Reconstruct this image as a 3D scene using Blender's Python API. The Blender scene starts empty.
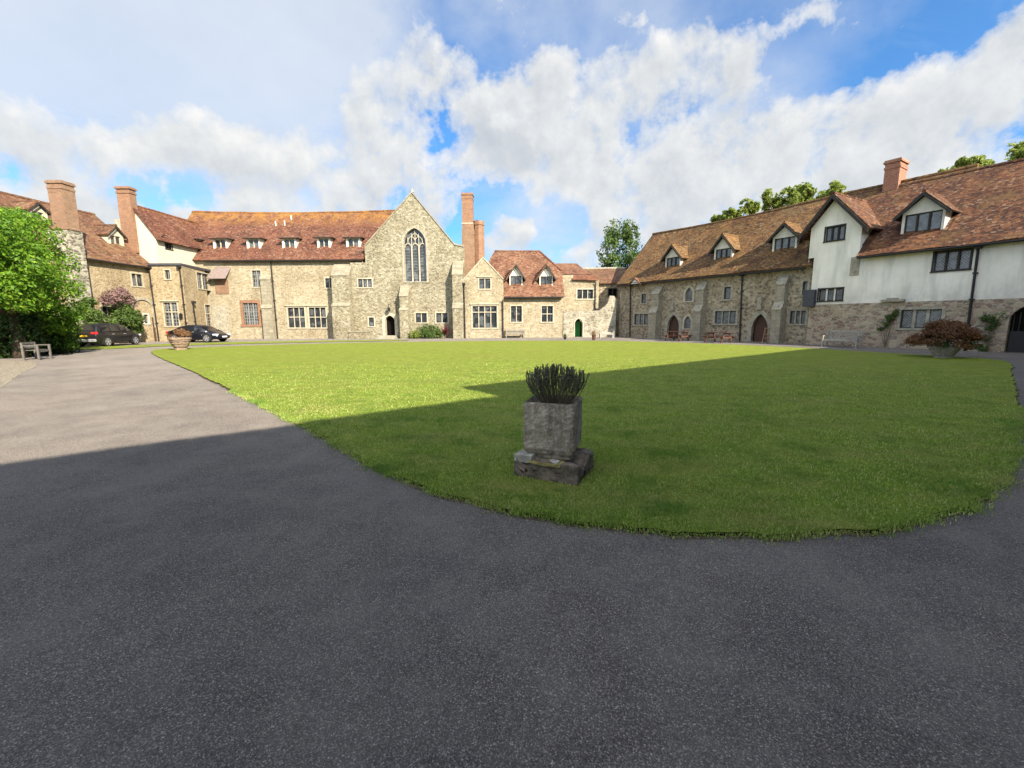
import bpy, math, random
import numpy as np
from mathutils import Vector, Matrix, noise as mn
from mathutils.geometry import delaunay_2d_cdt
random.seed(7); RNG = np.random.default_rng(7)
S = bpy.context.scene
# ------------------------------------------------------------------ camera
FPX, CH, YH = 430.0, 1.6, 321.0
TH = math.atan((384 - YH) / FPX); RO = math.radians(0.3)
fw = Vector((0, math.cos(TH), -math.sin(TH)))
r0 = Vector((1, 0, 0)); u0 = r0.cross(fw)
cr = (r0 * math.cos(RO) - u0 * math.sin(RO)).normalized(); cu = cr.cross(fw)
CAM = Vector((0, 0, CH))
cam = bpy.data.cameras.new('camera'); co = bpy.data.objects.new('camera', cam)
S.collection.objects.link(co); S.camera = co
cam.sensor_width = 36; cam.lens = 36 * FPX / 1024; cam.clip_end = 3000; cam.clip_start = 0.05
M = Matrix((cr, cu, -fw)).transposed().to_4x4(); M.translation = CAM; co.matrix_world = M
# ------------------------------------------------------------------ light
SUN_EL, SUN_AZ = math.radians(33), math.radians(40)      # azimuth from -Y towards +X
sd = Vector((math.sin(SUN_AZ) * math.cos(SUN_EL), -math.cos(SUN_AZ) * math.cos(SUN_EL), math.sin(SUN_EL)))
sl = bpy.data.lights.new('sun', 'SUN'); sl.energy = 4.7; sl.angle = math.radians(0.5); sl.color = (1, 0.90, 0.74)
so = bpy.data.objects.new('sun', sl); S.collection.objects.link(so)
so.rotation_euler = sd.to_track_quat('Z', 'Y').to_euler(); so.location = (20, -30, 40)
S.view_settings.view_transform = 'Standard'; S.view_settings.look = 'None'
S.view_settings.gamma = 1; S.view_settings.use_curve_mapping = False
S.view_settings.exposure = 1.4
SKY = 0.085


def ray(px, py): return cr * ((px - 512) / FPX) + cu * ((384 - py) / FPX) + fw
def G(px, py, z=0.0):
    d = ray(px, py); return CAM + d * ((z - CH) / d.z)


# ------------------------------------------------------------------ node helper
class NT:
    def __init__(s, tree): s.t = tree; s.n = tree.nodes; s.l = tree.links
    def new(s, typ, **kw):
        n = s.n.new(typ)
        for k, v in kw.items(): setattr(n, k, v)
        return n
    def put(s, sock, v):
        if isinstance(v, bpy.types.NodeSocket): s.l.new(v, sock)
        else: sock.default_value = v
    def coord(s, kind='Object'): return s.new('ShaderNodeTexCoord').outputs[kind]
    def mapping(s, vec, scale=(1, 1, 1), rot=(0, 0, 0), loc=(0, 0, 0)):
        m = s.new('ShaderNodeMapping'); s.l.new(vec, m.inputs[0])
        m.inputs['Scale'].default_value = scale; m.inputs['Rotation'].default_value = rot
        m.inputs['Location'].default_value = loc; return m.outputs[0]
    def noise(s, vec, scale, detail=4, rough=.55, dist=0.0, out='Fac'):
        n = s.new('ShaderNodeTexNoise'); s.l.new(vec, n.inputs['Vector'])
        n.inputs['Scale'].default_value = scale; n.inputs['Detail'].default_value = detail
        n.inputs['Roughness'].default_value = rough; n.inputs['Distortion'].default_value = dist
        return n.outputs[out]
    def vor(s, vec, scale, feature='F1', out='Distance', rnd=1.0):
        n = s.new('ShaderNodeTexVoronoi', feature=feature); s.l.new(vec, n.inputs['Vector'])
        n.inputs['Scale'].default_value = scale; n.inputs['Randomness'].default_value = rnd
        return n.outputs[out]
    def ramp(s, fac, stops, interp='LINEAR'):
        n = s.new('ShaderNodeValToRGB'); s.l.new(fac, n.inputs[0]); e = n.color_ramp.elements
        n.color_ramp.interpolation = interp
        while len(e) < len(stops): e.new(0.5)
        for i, (p, c) in enumerate(stops):
            e[i].position = p
            if not isinstance(c, (tuple, list)): c = (c, c, c)
            e[i].color = (*c, 1)
        return n.outputs[0]
    def mix(s, f, a, b, bt='MIX'):
        n = s.new('ShaderNodeMix', data_type='RGBA', blend_type=bt)
        s.put(n.inputs[0], f)
        for i, v in ((6, a), (7, b)):
            if isinstance(v, (tuple, list)) and len(v) == 3: v = (*v, 1)
            s.put(n.inputs[i], v)
        return n.outputs[2]
    def math(s, op, a, b=0.0, clamp=False):
        n = s.new('ShaderNodeMath', operation=op); n.use_clamp = clamp
        s.put(n.inputs[0], a); s.put(n.inputs[1], b); return n.outputs[0]
    def bump(s, h, strength=.5, dist=.02, nrm=None):
        n = s.new('ShaderNodeBump'); n.inputs['Strength'].default_value = strength
        n.inputs['Distance'].default_value = dist; s.l.new(h, n.inputs['Height'])
        if nrm is not None: s.l.new(nrm, n.inputs['Normal'])
        return n.outputs[0]
    def sep(s, vec): return s.new('ShaderNodeSeparateXYZ', ), vec


def mat(name, fn, rough=.85, spec=.3, metallic=0.0):
    m = bpy.data.materials.new(name); m.use_nodes = True
    t = NT(m.node_tree); b = t.n['Principled BSDF']
    b.inputs['Roughness'].default_value = rough; b.inputs['Specular IOR Level'].default_value = spec
    b.inputs['Metallic'].default_value = metallic
    fn(t, b); return m


def setc(t, b, c, nrm=None):
    if isinstance(c, (tuple, list)): b.inputs['Base Color'].default_value = (*c, 1)
    else: t.l.new(c, b.inputs['Base Color'])
    if nrm is not None: t.l.new(nrm, b.inputs['Normal'])


def xyz(t, vec):
    n = t.new('ShaderNodeSeparateXYZ'); t.l.new(vec, n.inputs[0]); return n.outputs


def m_rubble(tones, mortar, sc=3.4, stain=(.55, .5, .42), zs=1.7, course=False):
    def f(t, b):
        o = t.coord('Object')
        wob = t.new('ShaderNodeVectorMath', operation='ADD')
        nz = t.noise(o, 2.2, 2, out='Color')
        sc_ = t.new('ShaderNodeVectorMath', operation='SCALE'); t.l.new(nz, sc_.inputs[0]); sc_.inputs['Scale'].default_value = .22
        t.l.new(o, wob.inputs[0]); t.l.new(sc_.outputs[0], wob.inputs[1])
        v = t.mapping(wob.outputs[0], (1, 1, zs))
        cell = t.vor(v, sc, 'F1', 'Color'); edge = t.vor(v, sc, 'DISTANCE_TO_EDGE', 'Distance')
        g = xyz(t, cell)
        n = len(tones)
        col = t.ramp(g[0], [(i / n, c) for i, c in enumerate(tones)], 'CONSTANT')
        small = t.noise(o, 14, 5, .65)
        col = t.mix(.35, col, t.ramp(small, [(.3, (.45, .42, .38)), (.7, (1, .98, .93))]), 'MULTIPLY')
        big = t.noise(o, .45, 5, .6)
        col = t.mix(t.ramp(big, [(.42, 0.0), (.68, .8)]), col, t.mix(1.0, col, stain, 'MULTIPLY'))
        stv = t.noise(t.mapping(o, (1.6, 1.6, .16)), 1.1, 5, .65)
        col = t.mix(t.ramp(stv, [(.52, 0.0), (.72, .55)]), col, t.mix(1.0, col, (.55, .52, .46), 'MULTIPLY'))
        lich = t.noise(o, 3.1, 6, .7)
        col = t.mix(t.ramp(lich, [(.60, 0.0), (.66, .5)]), col, (.52, .49, .40))
        me = t.ramp(edge, [(.02, 1.0), (.09, 0.0)])
        col = t.mix(me, col, mortar)
        h = t.mix(.3, t.ramp(edge, [(0, 0.0), (.14, 1.0)]), small)
        setc(t, b, col, t.bump(h, .8, .03))
    return f


def m_ashlar(c1, c2, w=.55, h=.3):
    def f(t, b):
        uv = t.coord('UV'); o = t.coord('Object')
        br = t.new('ShaderNodeTexBrick'); t.l.new(uv, br.inputs['Vector'])
        br.inputs['Scale'].default_value = 1; br.inputs['Brick Width'].default_value = w
        br.inputs['Row Height'].default_value = h; br.inputs['Mortar Size'].default_value = .008
        br.inputs['Color1'].default_value = (*c1, 1); br.inputs['Color2'].default_value = (*c2, 1)
        br.inputs['Mortar'].default_value = (c1[0] * .55, c1[1] * .53, c1[2] * .5, 1)
        n1 = t.noise(o, 2.5, 6, .7)
        col = t.mix(.6, br.outputs[0], t.ramp(n1, [(.3, (.42, .4, .36)), (.6, (1, 1, 1))]), 'MULTIPLY')
        n2 = t.noise(o, 11, 4)
        col = t.mix(.3, col, t.ramp(n2, [(.3, (.5, .5, .46)), (.7, (1.0, 1, 1))]), 'MULTIPLY')
        setc(t, b, col, t.bump(n2, .4, .015))
    return f


def m_tiles(cols, lichen=(.5, .46, .36), lamt=.58, moss=None, mossamt=.6, band=None):
    sat, kk = (1.06, .68) if (moss and len(cols) == 4 and cols[0][0] < .05) else (.93, .80)
    def dz(c, k=kk):
        l = sum(c) / 3; return tuple(max(.004, (l + (x - l) * sat)) * k for x in c)
    cols = [dz(c) for c in cols]; lichen = dz(lichen, .85); moss = dz(moss) if moss else None
    def f(t, b):
        uv = t.coord('UV'); o = t.coord('Object')
        br = t.new('ShaderNodeTexBrick'); t.l.new(uv, br.inputs['Vector'])
        br.inputs['Scale'].default_value = 1; br.inputs['Brick Width'].default_value = .17
        br.inputs['Row Height'].default_value = .105; br.inputs['Mortar Size'].default_value = .006
        br.inputs['Mortar Smooth'].default_value = .3
        br.inputs['Color1'].default_value = (0, 0, 0, 1); br.inputs['Color2'].default_value = (1, 1, 1, 1)
        br.inputs['Mortar'].default_value = (.2, .2, .2, 1)
        n1 = t.noise(o, 1.3, 6, .72); n0 = t.noise(o, .35, 3, .6)
        per = t.vor(t.mapping(uv, (5.9, 9.5, 1)), 1.0, 'F1', 'Color', .3)
        g = xyz(t, per)
        f1 = t.math('ADD', t.math('MULTIPLY', n1, .55), t.math('MULTIPLY', g[0], .34))
        f1 = t.math('ADD', f1, t.math('MULTIPLY', n0, .22))
        n = len(cols)
        col = t.ramp(f1, [(.30 + .42 * i / (n - 1), c) for i, c in enumerate(cols)])
        # single pale or dark tiles
        col = t.mix(t.ramp(g[1], [(.93, 0.0), (.96, .45)]), col, lichen)
        col = t.mix(t.ramp(g[2], [(.84, 0.0), (.88, .6)]), col, (.035, .022, .017))
        dk = t.noise(t.mapping(o, loc=(5, 5, 5)), .75, 7, .72)
        col = t.mix(t.ramp(dk, [(.46, 0.0), (.62, .62)]), col, t.mix(1.0, col, (.42, .40, .40), 'MULTIPLY'))
        lich = t.noise(o, 2.6, 7, .78)
        col = t.mix(t.ramp(lich, [(lamt, 0.0), (lamt + .07, .55)]), col, lichen)
        if moss:
            mo = t.noise(o, .9, 6, .7)
            col = t.mix(t.ramp(mo, [(mossamt - .08, 0.0), (mossamt + .1, .8)]), col, moss)
        if band:
            z = xyz(t, o)[2]; x = xyz(t, o)[0]
            k = t.math('MULTIPLY', t.ramp(t.math('DIVIDE', z, 20), [(band[0] / 20, 0.0), (band[1] / 20, 1.0)]),
                       t.ramp(t.math('ADD', t.noise(o, 1.5, 4, .7), 0.0), [(.35, 0.0), (.6, 1.0)]))
            col = t.mix(t.math('MULTIPLY', k, .55), col, band[2])
        uvz = xyz(t, uv)
        saw = t.math('FRACT', t.math('DIVIDE', uvz[1], .105))
        h = t.math('ADD', t.math('MULTIPLY', t.math('SUBTRACT', 1.0, saw), .8), t.math('MULTIPLY', g[1], .5))
        h = t.math('ADD', h, t.math('MULTIPLY', n1, .8))
        mm = t.math('MULTIPLY', br.outputs['Fac'], .6)
        col = t.mix(mm, col, t.mix(1.0, col, (.35, .3, .3), 'MULTIPLY'))
        setc(t, b, col, t.bump(h, .7, .03))
    return f


def m_brick(c1, c2, mortar=(.38, .32, .25)):
    def f(t, b):
        uv = t.coord('UV'); o = t.coord('Object')
        br = t.new('ShaderNodeTexBrick'); t.l.new(uv, br.inputs['Vector'])
        br.inputs['Scale'].default_value = 1; br.inputs['Brick Width'].default_value = .23
        br.inputs['Row Height'].default_value = .075; br.inputs['Mortar Size'].default_value = .009
        br.inputs['Color1'].default_value = (*c1, 1); br.inputs['Color2'].default_value = (*c2, 1)
        br.inputs['Mortar'].default_value = (*mortar, 1)
        n = t.noise(o, 3, 6, .7)
        col = t.mix(.55, br.outputs[0], t.ramp(n, [(.3, (.5, .47, .45)), (.62, (1, 1, 1))]), 'MULTIPLY')
        setc(t, b, col, t.bump(t.math('ADD', t.math('MULTIPLY', br.outputs['Fac'], -1.0), n), .4, .012))
    return f


def m_render_wall(t, b):
    o = t.coord('Object')
    n1 = t.noise(o, .6, 6, .65); st = t.noise(t.mapping(o, (1.5, 1.5, .22)), .9, 6, .7)
    col = t.ramp(n1, [(.3, (.70, .655, .55)), (.7, (.84, .80, .70))])
    col = t.mix(t.ramp(st, [(.47, 0.0), (.72, .6)]), col, (.36, .36, .32))
    z = xyz(t, o)[2]
    low = t.math('MULTIPLY', t.ramp(t.math('DIVIDE', z, 10), [(.22, 1.0), (.36, 0.0)]), t.ramp(t.noise(o, .8, 5, .7), [(.42, 0.0), (.62, 1.0)]))
    col = t.mix(t.math('MULTIPLY', low, .6), col, (.30, .31, .28))
    setc(t, b, col, t.bump(t.noise(o, 9, 5, .7), .25, .02))


def m_asphalt(t, b):
    o = t.coord('Object')
    agg = t.vor(o, 205, 'F1', 'Color'); g = xyz(t, agg)
    fine = t.noise(o, 60, 3, .8)
    dist = t.vor(o, 205, 'F1', 'Distance')
    col = t.ramp(g[0], [(0, (.042, .036, .033)), (.45, (.080, .070, .063)), (.8, (.15, .132, .118)), (.95, (.25, .222, .20)), (1, (.42, .38, .34))])
    big = t.noise(o, .42, 5, .6)
    col = t.mix(.75, col, t.ramp(big, [(.3, (.70, .70, .71)), (.7, (1.3, 1.24, 1.18))]), 'MULTIPLY')
    dust = t.noise(o, 1.7, 6, .7)
    col = t.mix(t.ramp(dust, [(.42, 0.0), (.72, .45)]), col, (.19, .174, .150))
    wx = t.ramp(t.noise(t.mapping(o, (1, .25, 1), rot=(0, 0, .5)), .6, 4), [(.5, 0.0), (.75, .3)])
    col = t.mix(wx, col, (.165, .155, .138))
    setc(t, b, col, t.bump(t.math('ADD', dist, t.math('MULTIPLY', fine, .5)), .75, .007))
    b.inputs['Roughness'].default_value = .8; b.inputs['Diffuse Roughness'].default_value = 1.0


def m_lawn(t, b):
    o = t.coord('Object')
    n1 = t.noise(o, .35, 5, .6); n2 = t.noise(t.mapping(o, (1, 1, 1)), 3.0, 6, .75); n3 = t.noise(o, 38, 3, .8)
    col = t.ramp(n2, [(.28, (.115, .155, .020)), (.5, (.19, .235, .030)), (.74, (.29, .32, .06))])
    col = t.mix(t.ramp(n1, [(.42, 0.0), (.7, .5)]), col, (.20, .20, .045))
    dry = t.noise(o, 1.15, 6, .72)
    col = t.mix(t.ramp(dry, [(.58, 0.0), (.72, .55)]), col, (.30, .25, .11))
    st = t.noise(t.mapping(o, (.5, 5, 1), rot=(0, 0, .12)), .7, 3)
    col = t.mix(.35, col, t.ramp(st, [(.35, (.68, .75, .6)), (.65, (1.15, 1.1, 1))]), 'MULTIPLY')
    col = t.mix(.6, col, t.ramp(n3, [(.3, (.45, .5, .4)), (.65, (1.15, 1.15, 1.1))]), 'MULTIPLY')
    setc(t, b, col, t.bump(n3, .9, .03))


def m_leaf(c1, c2, c3, trans=.35):
    def f(t, b):
        g = t.new('ShaderNodeNewGeometry').outputs['Random Per Island']
        o = t.coord('Object')
        col = t.ramp(g, [(0, c1), (.55, c2), (1, c3)])
        col = t.mix(.5, col, t.ramp(t.noise(o, .9, 3), [(.35, (.6, .65, .6)), (.65, (1.15, 1.12, 1.0))]), 'MULTIPLY')
        setc(t, b, col)
        b.inputs['Roughness'].default_value = .55
        tr = t.new('ShaderNodeBsdfTranslucent'); t.l.new(col, tr.inputs[0])
        mx = t.new('ShaderNodeMixShader'); mx.inputs[0].default_value = trans
        out = t.n['Material Output']
        t.l.new(b.outputs[0], mx.inputs[1]); t.l.new(tr.outputs[0], mx.inputs[2]); t.l.new(mx.outputs[0], out.inputs[0])
    return f


def m_blade(t, b):    # straw and clover patches through the turf
    g = t.new('ShaderNodeNewGeometry').outputs['Random Per Island']; o = t.coord('Object')
    col = t.ramp(g, [(0, (.12, .215, .024)), (.5, (.225, .35, .05)), (.85, (.35, .43, .10)), (1, (.52, .50, .22))])
    big = t.noise(t.mapping(o, (.6, 1.6, 1), rot=(0, 0, .1)), 1.1, 7, .72); col = t.mix(t.ramp(big, [(.46, 0.0), (.64, .6)]), col, (.40, .37, .14))
    clov = t.noise(t.mapping(o, loc=(7, 3, 0)), 1.3, 6, .7); col = t.mix(t.ramp(clov, [(.52, 0.0), (.62, .7)]), col, (.075, .185, .026))
    setc(t, b, col); b.inputs['Roughness'].default_value = .6
    tr = t.new('ShaderNodeBsdfTranslucent'); t.l.new(col, tr.inputs[0]); mx = t.new('ShaderNodeMixShader'); mx.inputs[0].default_value = .3
    t.l.new(b.outputs[0], mx.inputs[1]); t.l.new(tr.outputs[0], mx.inputs[2]); t.l.new(mx.outputs[0], t.n['Material Output'].inputs[0])


def plain(c, bumps=0.0, var=.25, sc=6):
    def f(t, b):
        o = t.coord('Object'); n = t.noise(o, sc, 5, .65)
        col = t.mix(1.0, c, t.ramp(n, [(.3, (1 - var,) * 3), (.7, (1 + var * .5,) * 3)]), 'MULTIPLY')
        setc(t, b, col, t.bump(n, bumps, .01) if bumps else None)
    return f


def m_wood(c, gray=.3):
    def f(t, b):
        o = t.coord('Object'); n = t.noise(t.mapping(o, (2, 2, 14)), 3, 5, .6)
        col = t.mix(1.0, c, t.ramp(n, [(.3, (.55, .55, .55)), (.7, (1.2, 1.2, 1.2))]), 'MULTIPLY')
        setc(t, b, col, t.bump(n, .3, .01))
    return f


def m_glass(base=(.02, .025, .03)):
    def f(t, b):
        o = t.coord('Object')
        n = t.noise(o, 3.5, 3)
        g = xyz(t, t.vor(o, 2.2, 'F1', 'Color'))
        col = t.mix(t.ramp(g[0], [(.4, 0.0), (1, .6)]), base, (.16, .17, .18))
        setc(t, b, col, t.bump(n, .25, .05))
    return f


def m_leaded(t, b):
    uv = t.coord('UV')
    s = xyz(t, uv)
    a = t.math('FRACT', t.math('MULTIPLY', t.math('ADD', s[0], s[1]), 7.0))
    c = t.math('FRACT', t.math('MULTIPLY', t.math('SUBTRACT', s[0], s[1]), 7.0))
    line = t.math('MAXIMUM', t.math('GREATER_THAN', a, .86), t.math('GREATER_THAN', c, .86))
    o = t.coord('Object'); g = xyz(t, t.vor(o, 6, 'F1', 'Color'))
    col = t.mix(g[0], (.03, .04, .05), (.13, .15, .17))
    setc(t, b, t.mix(line, col, (.22, .22, .22)), t.bump(g[1], .3, .03))


def m_stone_old(t, b):
    o = t.coord('Object')
    n = t.noise(o, 9, 8, .75); n2 = t.noise(o, 45, 4, .8); st = t.noise(t.mapping(o, (9, 9, 1.2)), 1.0, 5, .7)
    col = t.ramp(n, [(.3, (.15, .125, .092)), (.5, (.29, .25, .185)), (.72, (.50, .45, .36))])
    col = t.mix(t.ramp(st, [(.45, .0), (.62, .75)]), col, (.085, .07, .052))
    col = t.mix(t.ramp(n2, [(.52, 0.0), (.66, .6)]), col, (.46, .43, .37))
    col = t.mix(t.ramp(t.noise(o, 16, 3), [(.66, 0.0), (.72, .6)]), col, (.25, .20, .06))
    setc(t, b, col, t.bump(t.math('ADD', n, t.math('MULTIPLY', n2, .5)), .9, .012))


def m_gravel(t, b):
    o = t.coord('Object'); g = xyz(t, t.vor(o, 24, 'F1', 'Color'))
    col = t.ramp(g[0], [(0, (.14, .12, .085)), (.5, (.24, .20, .145)), (1, (.34, .30, .23))])
    setc(t, b, col, t.bump(t.vor(o, 24), .9, .03))


FAR_T = [(.37, .315, .215), (.33, .275, .185), (.42, .365, .26), (.28, .24, .165), (.36, .295, .19), (.40, .35, .26)]
MT = {
 'stone_far': mat('honey_rubble', m_rubble(FAR_T, (.37, .32, .225), 4.4)),
 'stone_left': mat('gold_rubble', m_rubble([(.37, .29, .17), (.41, .33, .205), (.32, .25, .145), (.43, .35, .23), (.28, .22, .135)], (.37, .30, .195), 4.4)),
 'stone_stack': mat('grey_rubble', m_rubble([(.26, .24, .19), (.36, .33, .26), (.18, .165, .13), (.42, .39, .32), (.14, .125, .10)], (.34, .31, .24), 4.0)),
 'stone_chapel': mat('chapel_flint', m_rubble([(.285, .255, .18), (.225, .20, .138), (.34, .31, .225), (.175, .157, .11), (.40, .37, .285), (.29, .25, .168)], (.295, .265, .188), 5.2)),
 'stone_right': mat('ragstone', m_rubble([(.34, .28, .19), (.27, .22, .15), (.40, .33, .23), (.21, .175, .125), (.46, .39, .28), (.30, .24, .16), (.17, .145, .11)], (.36, .30, .21), 4.6, (.62, .56, .48), 1.35)),
 'stone_near': mat('coursed_ragstone', m_rubble([(.40, .33, .23), (.32, .265, .19), (.46, .39, .28), (.33, .235, .18), (.29, .20, .165), (.43, .35, .24), (.24, .20, .155)], (.40, .34, .25), 3.6, (.6, .52, .46), 1.9)),
 'ashlar': mat('pale_ashlar', m_ashlar((.34, .305, .225), (.27, .24, .175))),
 'ashlar_r': mat('grey_ashlar', m_ashlar((.36, .32, .24), (.29, .26, .195), .42, .26)),
 'dress': mat('dressed_stone', plain((.42, .375, .28), .2, .35, 5)),
 'dress_r': mat('weathered_dressing', plain((.33, .30, .23), .2, .45, 5)),
 'plaster': mat('white_render', m_render_wall, .9),
 'cream': mat('cream_render', plain((.50, .455, .345), .1, .12, 1.5), .9),
 'white': mat('white_paint', plain((.60, .57, .49), .1, .2, 3), .7),
 'tile_left': mat('brown_tiles', m_tiles([(.075, .036, .022), (.15, .065, .034), (.22, .095, .045), (.26, .14, .07)], (.34,.28,.19), .62, moss=(.26, .19, .07), mossamt=.6)),
 'tile_far': mat('red_tiles', m_tiles([(.07, .030, .020), (.14, .048, .028), (.20, .070, .036), (.24, .11, .055)], (.36,.29,.20), .63, band=(11.0, 12.4, (.34, .17, .03)))),
 'tile_cot': mat('cottage_tiles', m_tiles([(.12, .052, .03), (.20, .08, .042), (.26, .115, .06), (.29, .16, .09)], (.38,.31,.22), .62)),
 'tile_right': mat('mossy_tiles', m_tiles([(.045, .026, .016), (.13, .065, .03), (.24, .12, .045), (.30, .17, .065)], (.42, .35, .20), .61, (.17, .115, .05), .57)),
 'tile_near': mat('dark_red_tiles', m_tiles([(.032, .017, .013), (.085, .034, .02), (.17, .068, .033), (.28, .135, .06)], (.42, .33, .24), .61, (.17, .105, .04), .60)),
 'tile_orange': mat('orange_tiles', m_tiles([(.15, .06, .035), (.24, .09, .045), (.29, .125, .06)], lamt=.68)),
 'brick': mat('orange_brick', m_brick((.29, .13, .06), (.20, .085, .045), (.30,.25,.19))),
 'brick2': mat('pink_brick', m_brick((.26, .135, .07), (.18, .09, .05), (.30,.25,.19))),
 'brick_r': mat('red_brick', m_brick((.34, .11, .05), (.25, .075, .035))),
 'lead': mat('lead', plain((.06, .06, .068), .1, .3), .6),
 'leadroof': mat('lead_sheet', plain((.22, .17, .155), .1, .3), .6),
 'iron': mat('black_iron', plain((.018, .017, .017), 0, .2), .5),
 'frame_dark': mat('dark_timber', plain((.035, .03, .026), .1, .3), .7),
 'frame_grey': mat('pale_bars', plain((.22, .22, .21), 0, .15), .6),
 'glass': mat('window_glass', m_glass(), .12, .6),
 'leaded': mat('leaded_glass', m_leaded, .2, .6),
 'dark': mat('interior_shade_black', plain((.008, .007, .006)), .95, .05),  # near-black sheet colour, stands in for the unlit depth of openings
 'door': mat('oak_door', m_wood((.085, .045, .03)), .75),
 'door_green': mat('green_gate', plain((.02, .17, .03), .1, .2), .6),
 'asphalt': mat('asphalt', m_asphalt, .8, .35),
 'lawn': mat('lawn_turf', m_lawn, .9, .15),
 'blade': mat('grass_blade', m_blade, .7, .2),
 'margin': mat('dusty_soil', plain((.13, .10, .07), .9, .6, 30), .95, .1),
 'gravel': mat('gravel', m_gravel, .95, .2),
 'oldstone': mat('weathered_stone', m_stone_old, .92, .25),
 'slabstone': mat('broken_slab_stone', plain((.16, .13, .10), .9, .75, 12), .95, .15),
 'soil': mat('soil', plain((.03, .022, .015), .8, .4, 30), .95, .1),
 'mossrock': mat('mossy_mortar', plain((.30, .25, .10), .8, .6, 14), .95, .1),
 'bark': mat('bark', plain((.10, .075, .055), .8, .4, 8), .95, .1),
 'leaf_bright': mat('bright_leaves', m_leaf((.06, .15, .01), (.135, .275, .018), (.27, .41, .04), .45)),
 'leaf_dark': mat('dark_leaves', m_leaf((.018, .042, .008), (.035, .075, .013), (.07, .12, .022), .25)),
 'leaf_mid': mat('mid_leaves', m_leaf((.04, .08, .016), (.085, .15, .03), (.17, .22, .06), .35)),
 'leaf_ash': mat('ash_leaves', m_leaf((.16, .22, .04), (.26, .33, .06), (.40, .44, .13), .5)),
 'leaf_red': mat('maple_leaves', m_leaf((.085, .038, .018), (.16, .07, .03), (.25, .125, .05), .3)),
 'leaf_brown': mat('brown_leaves', m_leaf((.13, .06, .03), (.22, .11, .05), (.30, .18, .09), .3)),
 'leaf_mauve': mat('mauve_flowers', m_leaf((.16, .09, .10), (.26, .16, .16), (.34, .22, .19), .3)),
 'heather': mat('heather_leaves', m_leaf((.075, .08, .052), (.13, .135, .09), (.23, .21, .16), .2)),
 'stem': mat('plant_stem', plain((.13, .11, .07), .2, .3), .9, .1),
 'terracotta': mat('terracotta', plain((.36, .20, .12), .3, .4, 8), .9),
 'urnstone': mat('pale_urn_stone', plain((.36, .34, .29), .4, .5, 9), .9),
 'oak_pale': mat('pale_silvered_oak', m_wood((.33, .315, .275)), .85),
 'oak_shade': mat('shade_darkened_oak', m_wood((.13, .12, .105)), .85),  # bench wood darkened, tree shade put into its colour
 'oak_grey': mat('silvered_oak', m_wood((.30, .27, .22)), .85),
 'oak_white': mat('white_bench_wood', m_wood((.40, .37, .31)), .8),
 'oak_dark': mat('red_brown_wood', m_wood((.10, .045, .03)), .7),
 'paint_black': mat('black_car_paint', plain((.010, .009, .010), 0, .1), .22, .6),
 'paint_navy': mat('navy_car_paint', plain((.006, .007, .012), 0, .1), .2, .6),
 'carglass': mat('car_glass', plain((.012, .014, .016), 0, .1), .06, .8),
 'rubber': mat('rubber', plain((.015, .015, .015), 0, .1), .8),
 'alloy': mat('alloy', plain((.55, .55, .56), 0, .1), .3, .5, .6),
 'plastic': mat('grey_plastic', plain((.30, .30, .31), 0, .1), .5),
 'lamp_red': mat('tail_lamp', plain((.50, .015, .02), 0, .1), .15, .7),
 'lamp_white': mat('head_lamp', plain((.7, .72, .75), 0, .1), .1, .8),
 'plate_y': mat('yellow_plate', plain((.75, .48, .03), 0, .05), .5),
 'plate_w': mat('white_plate', plain((.75, .75, .72), 0, .05), .5),
}


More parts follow.
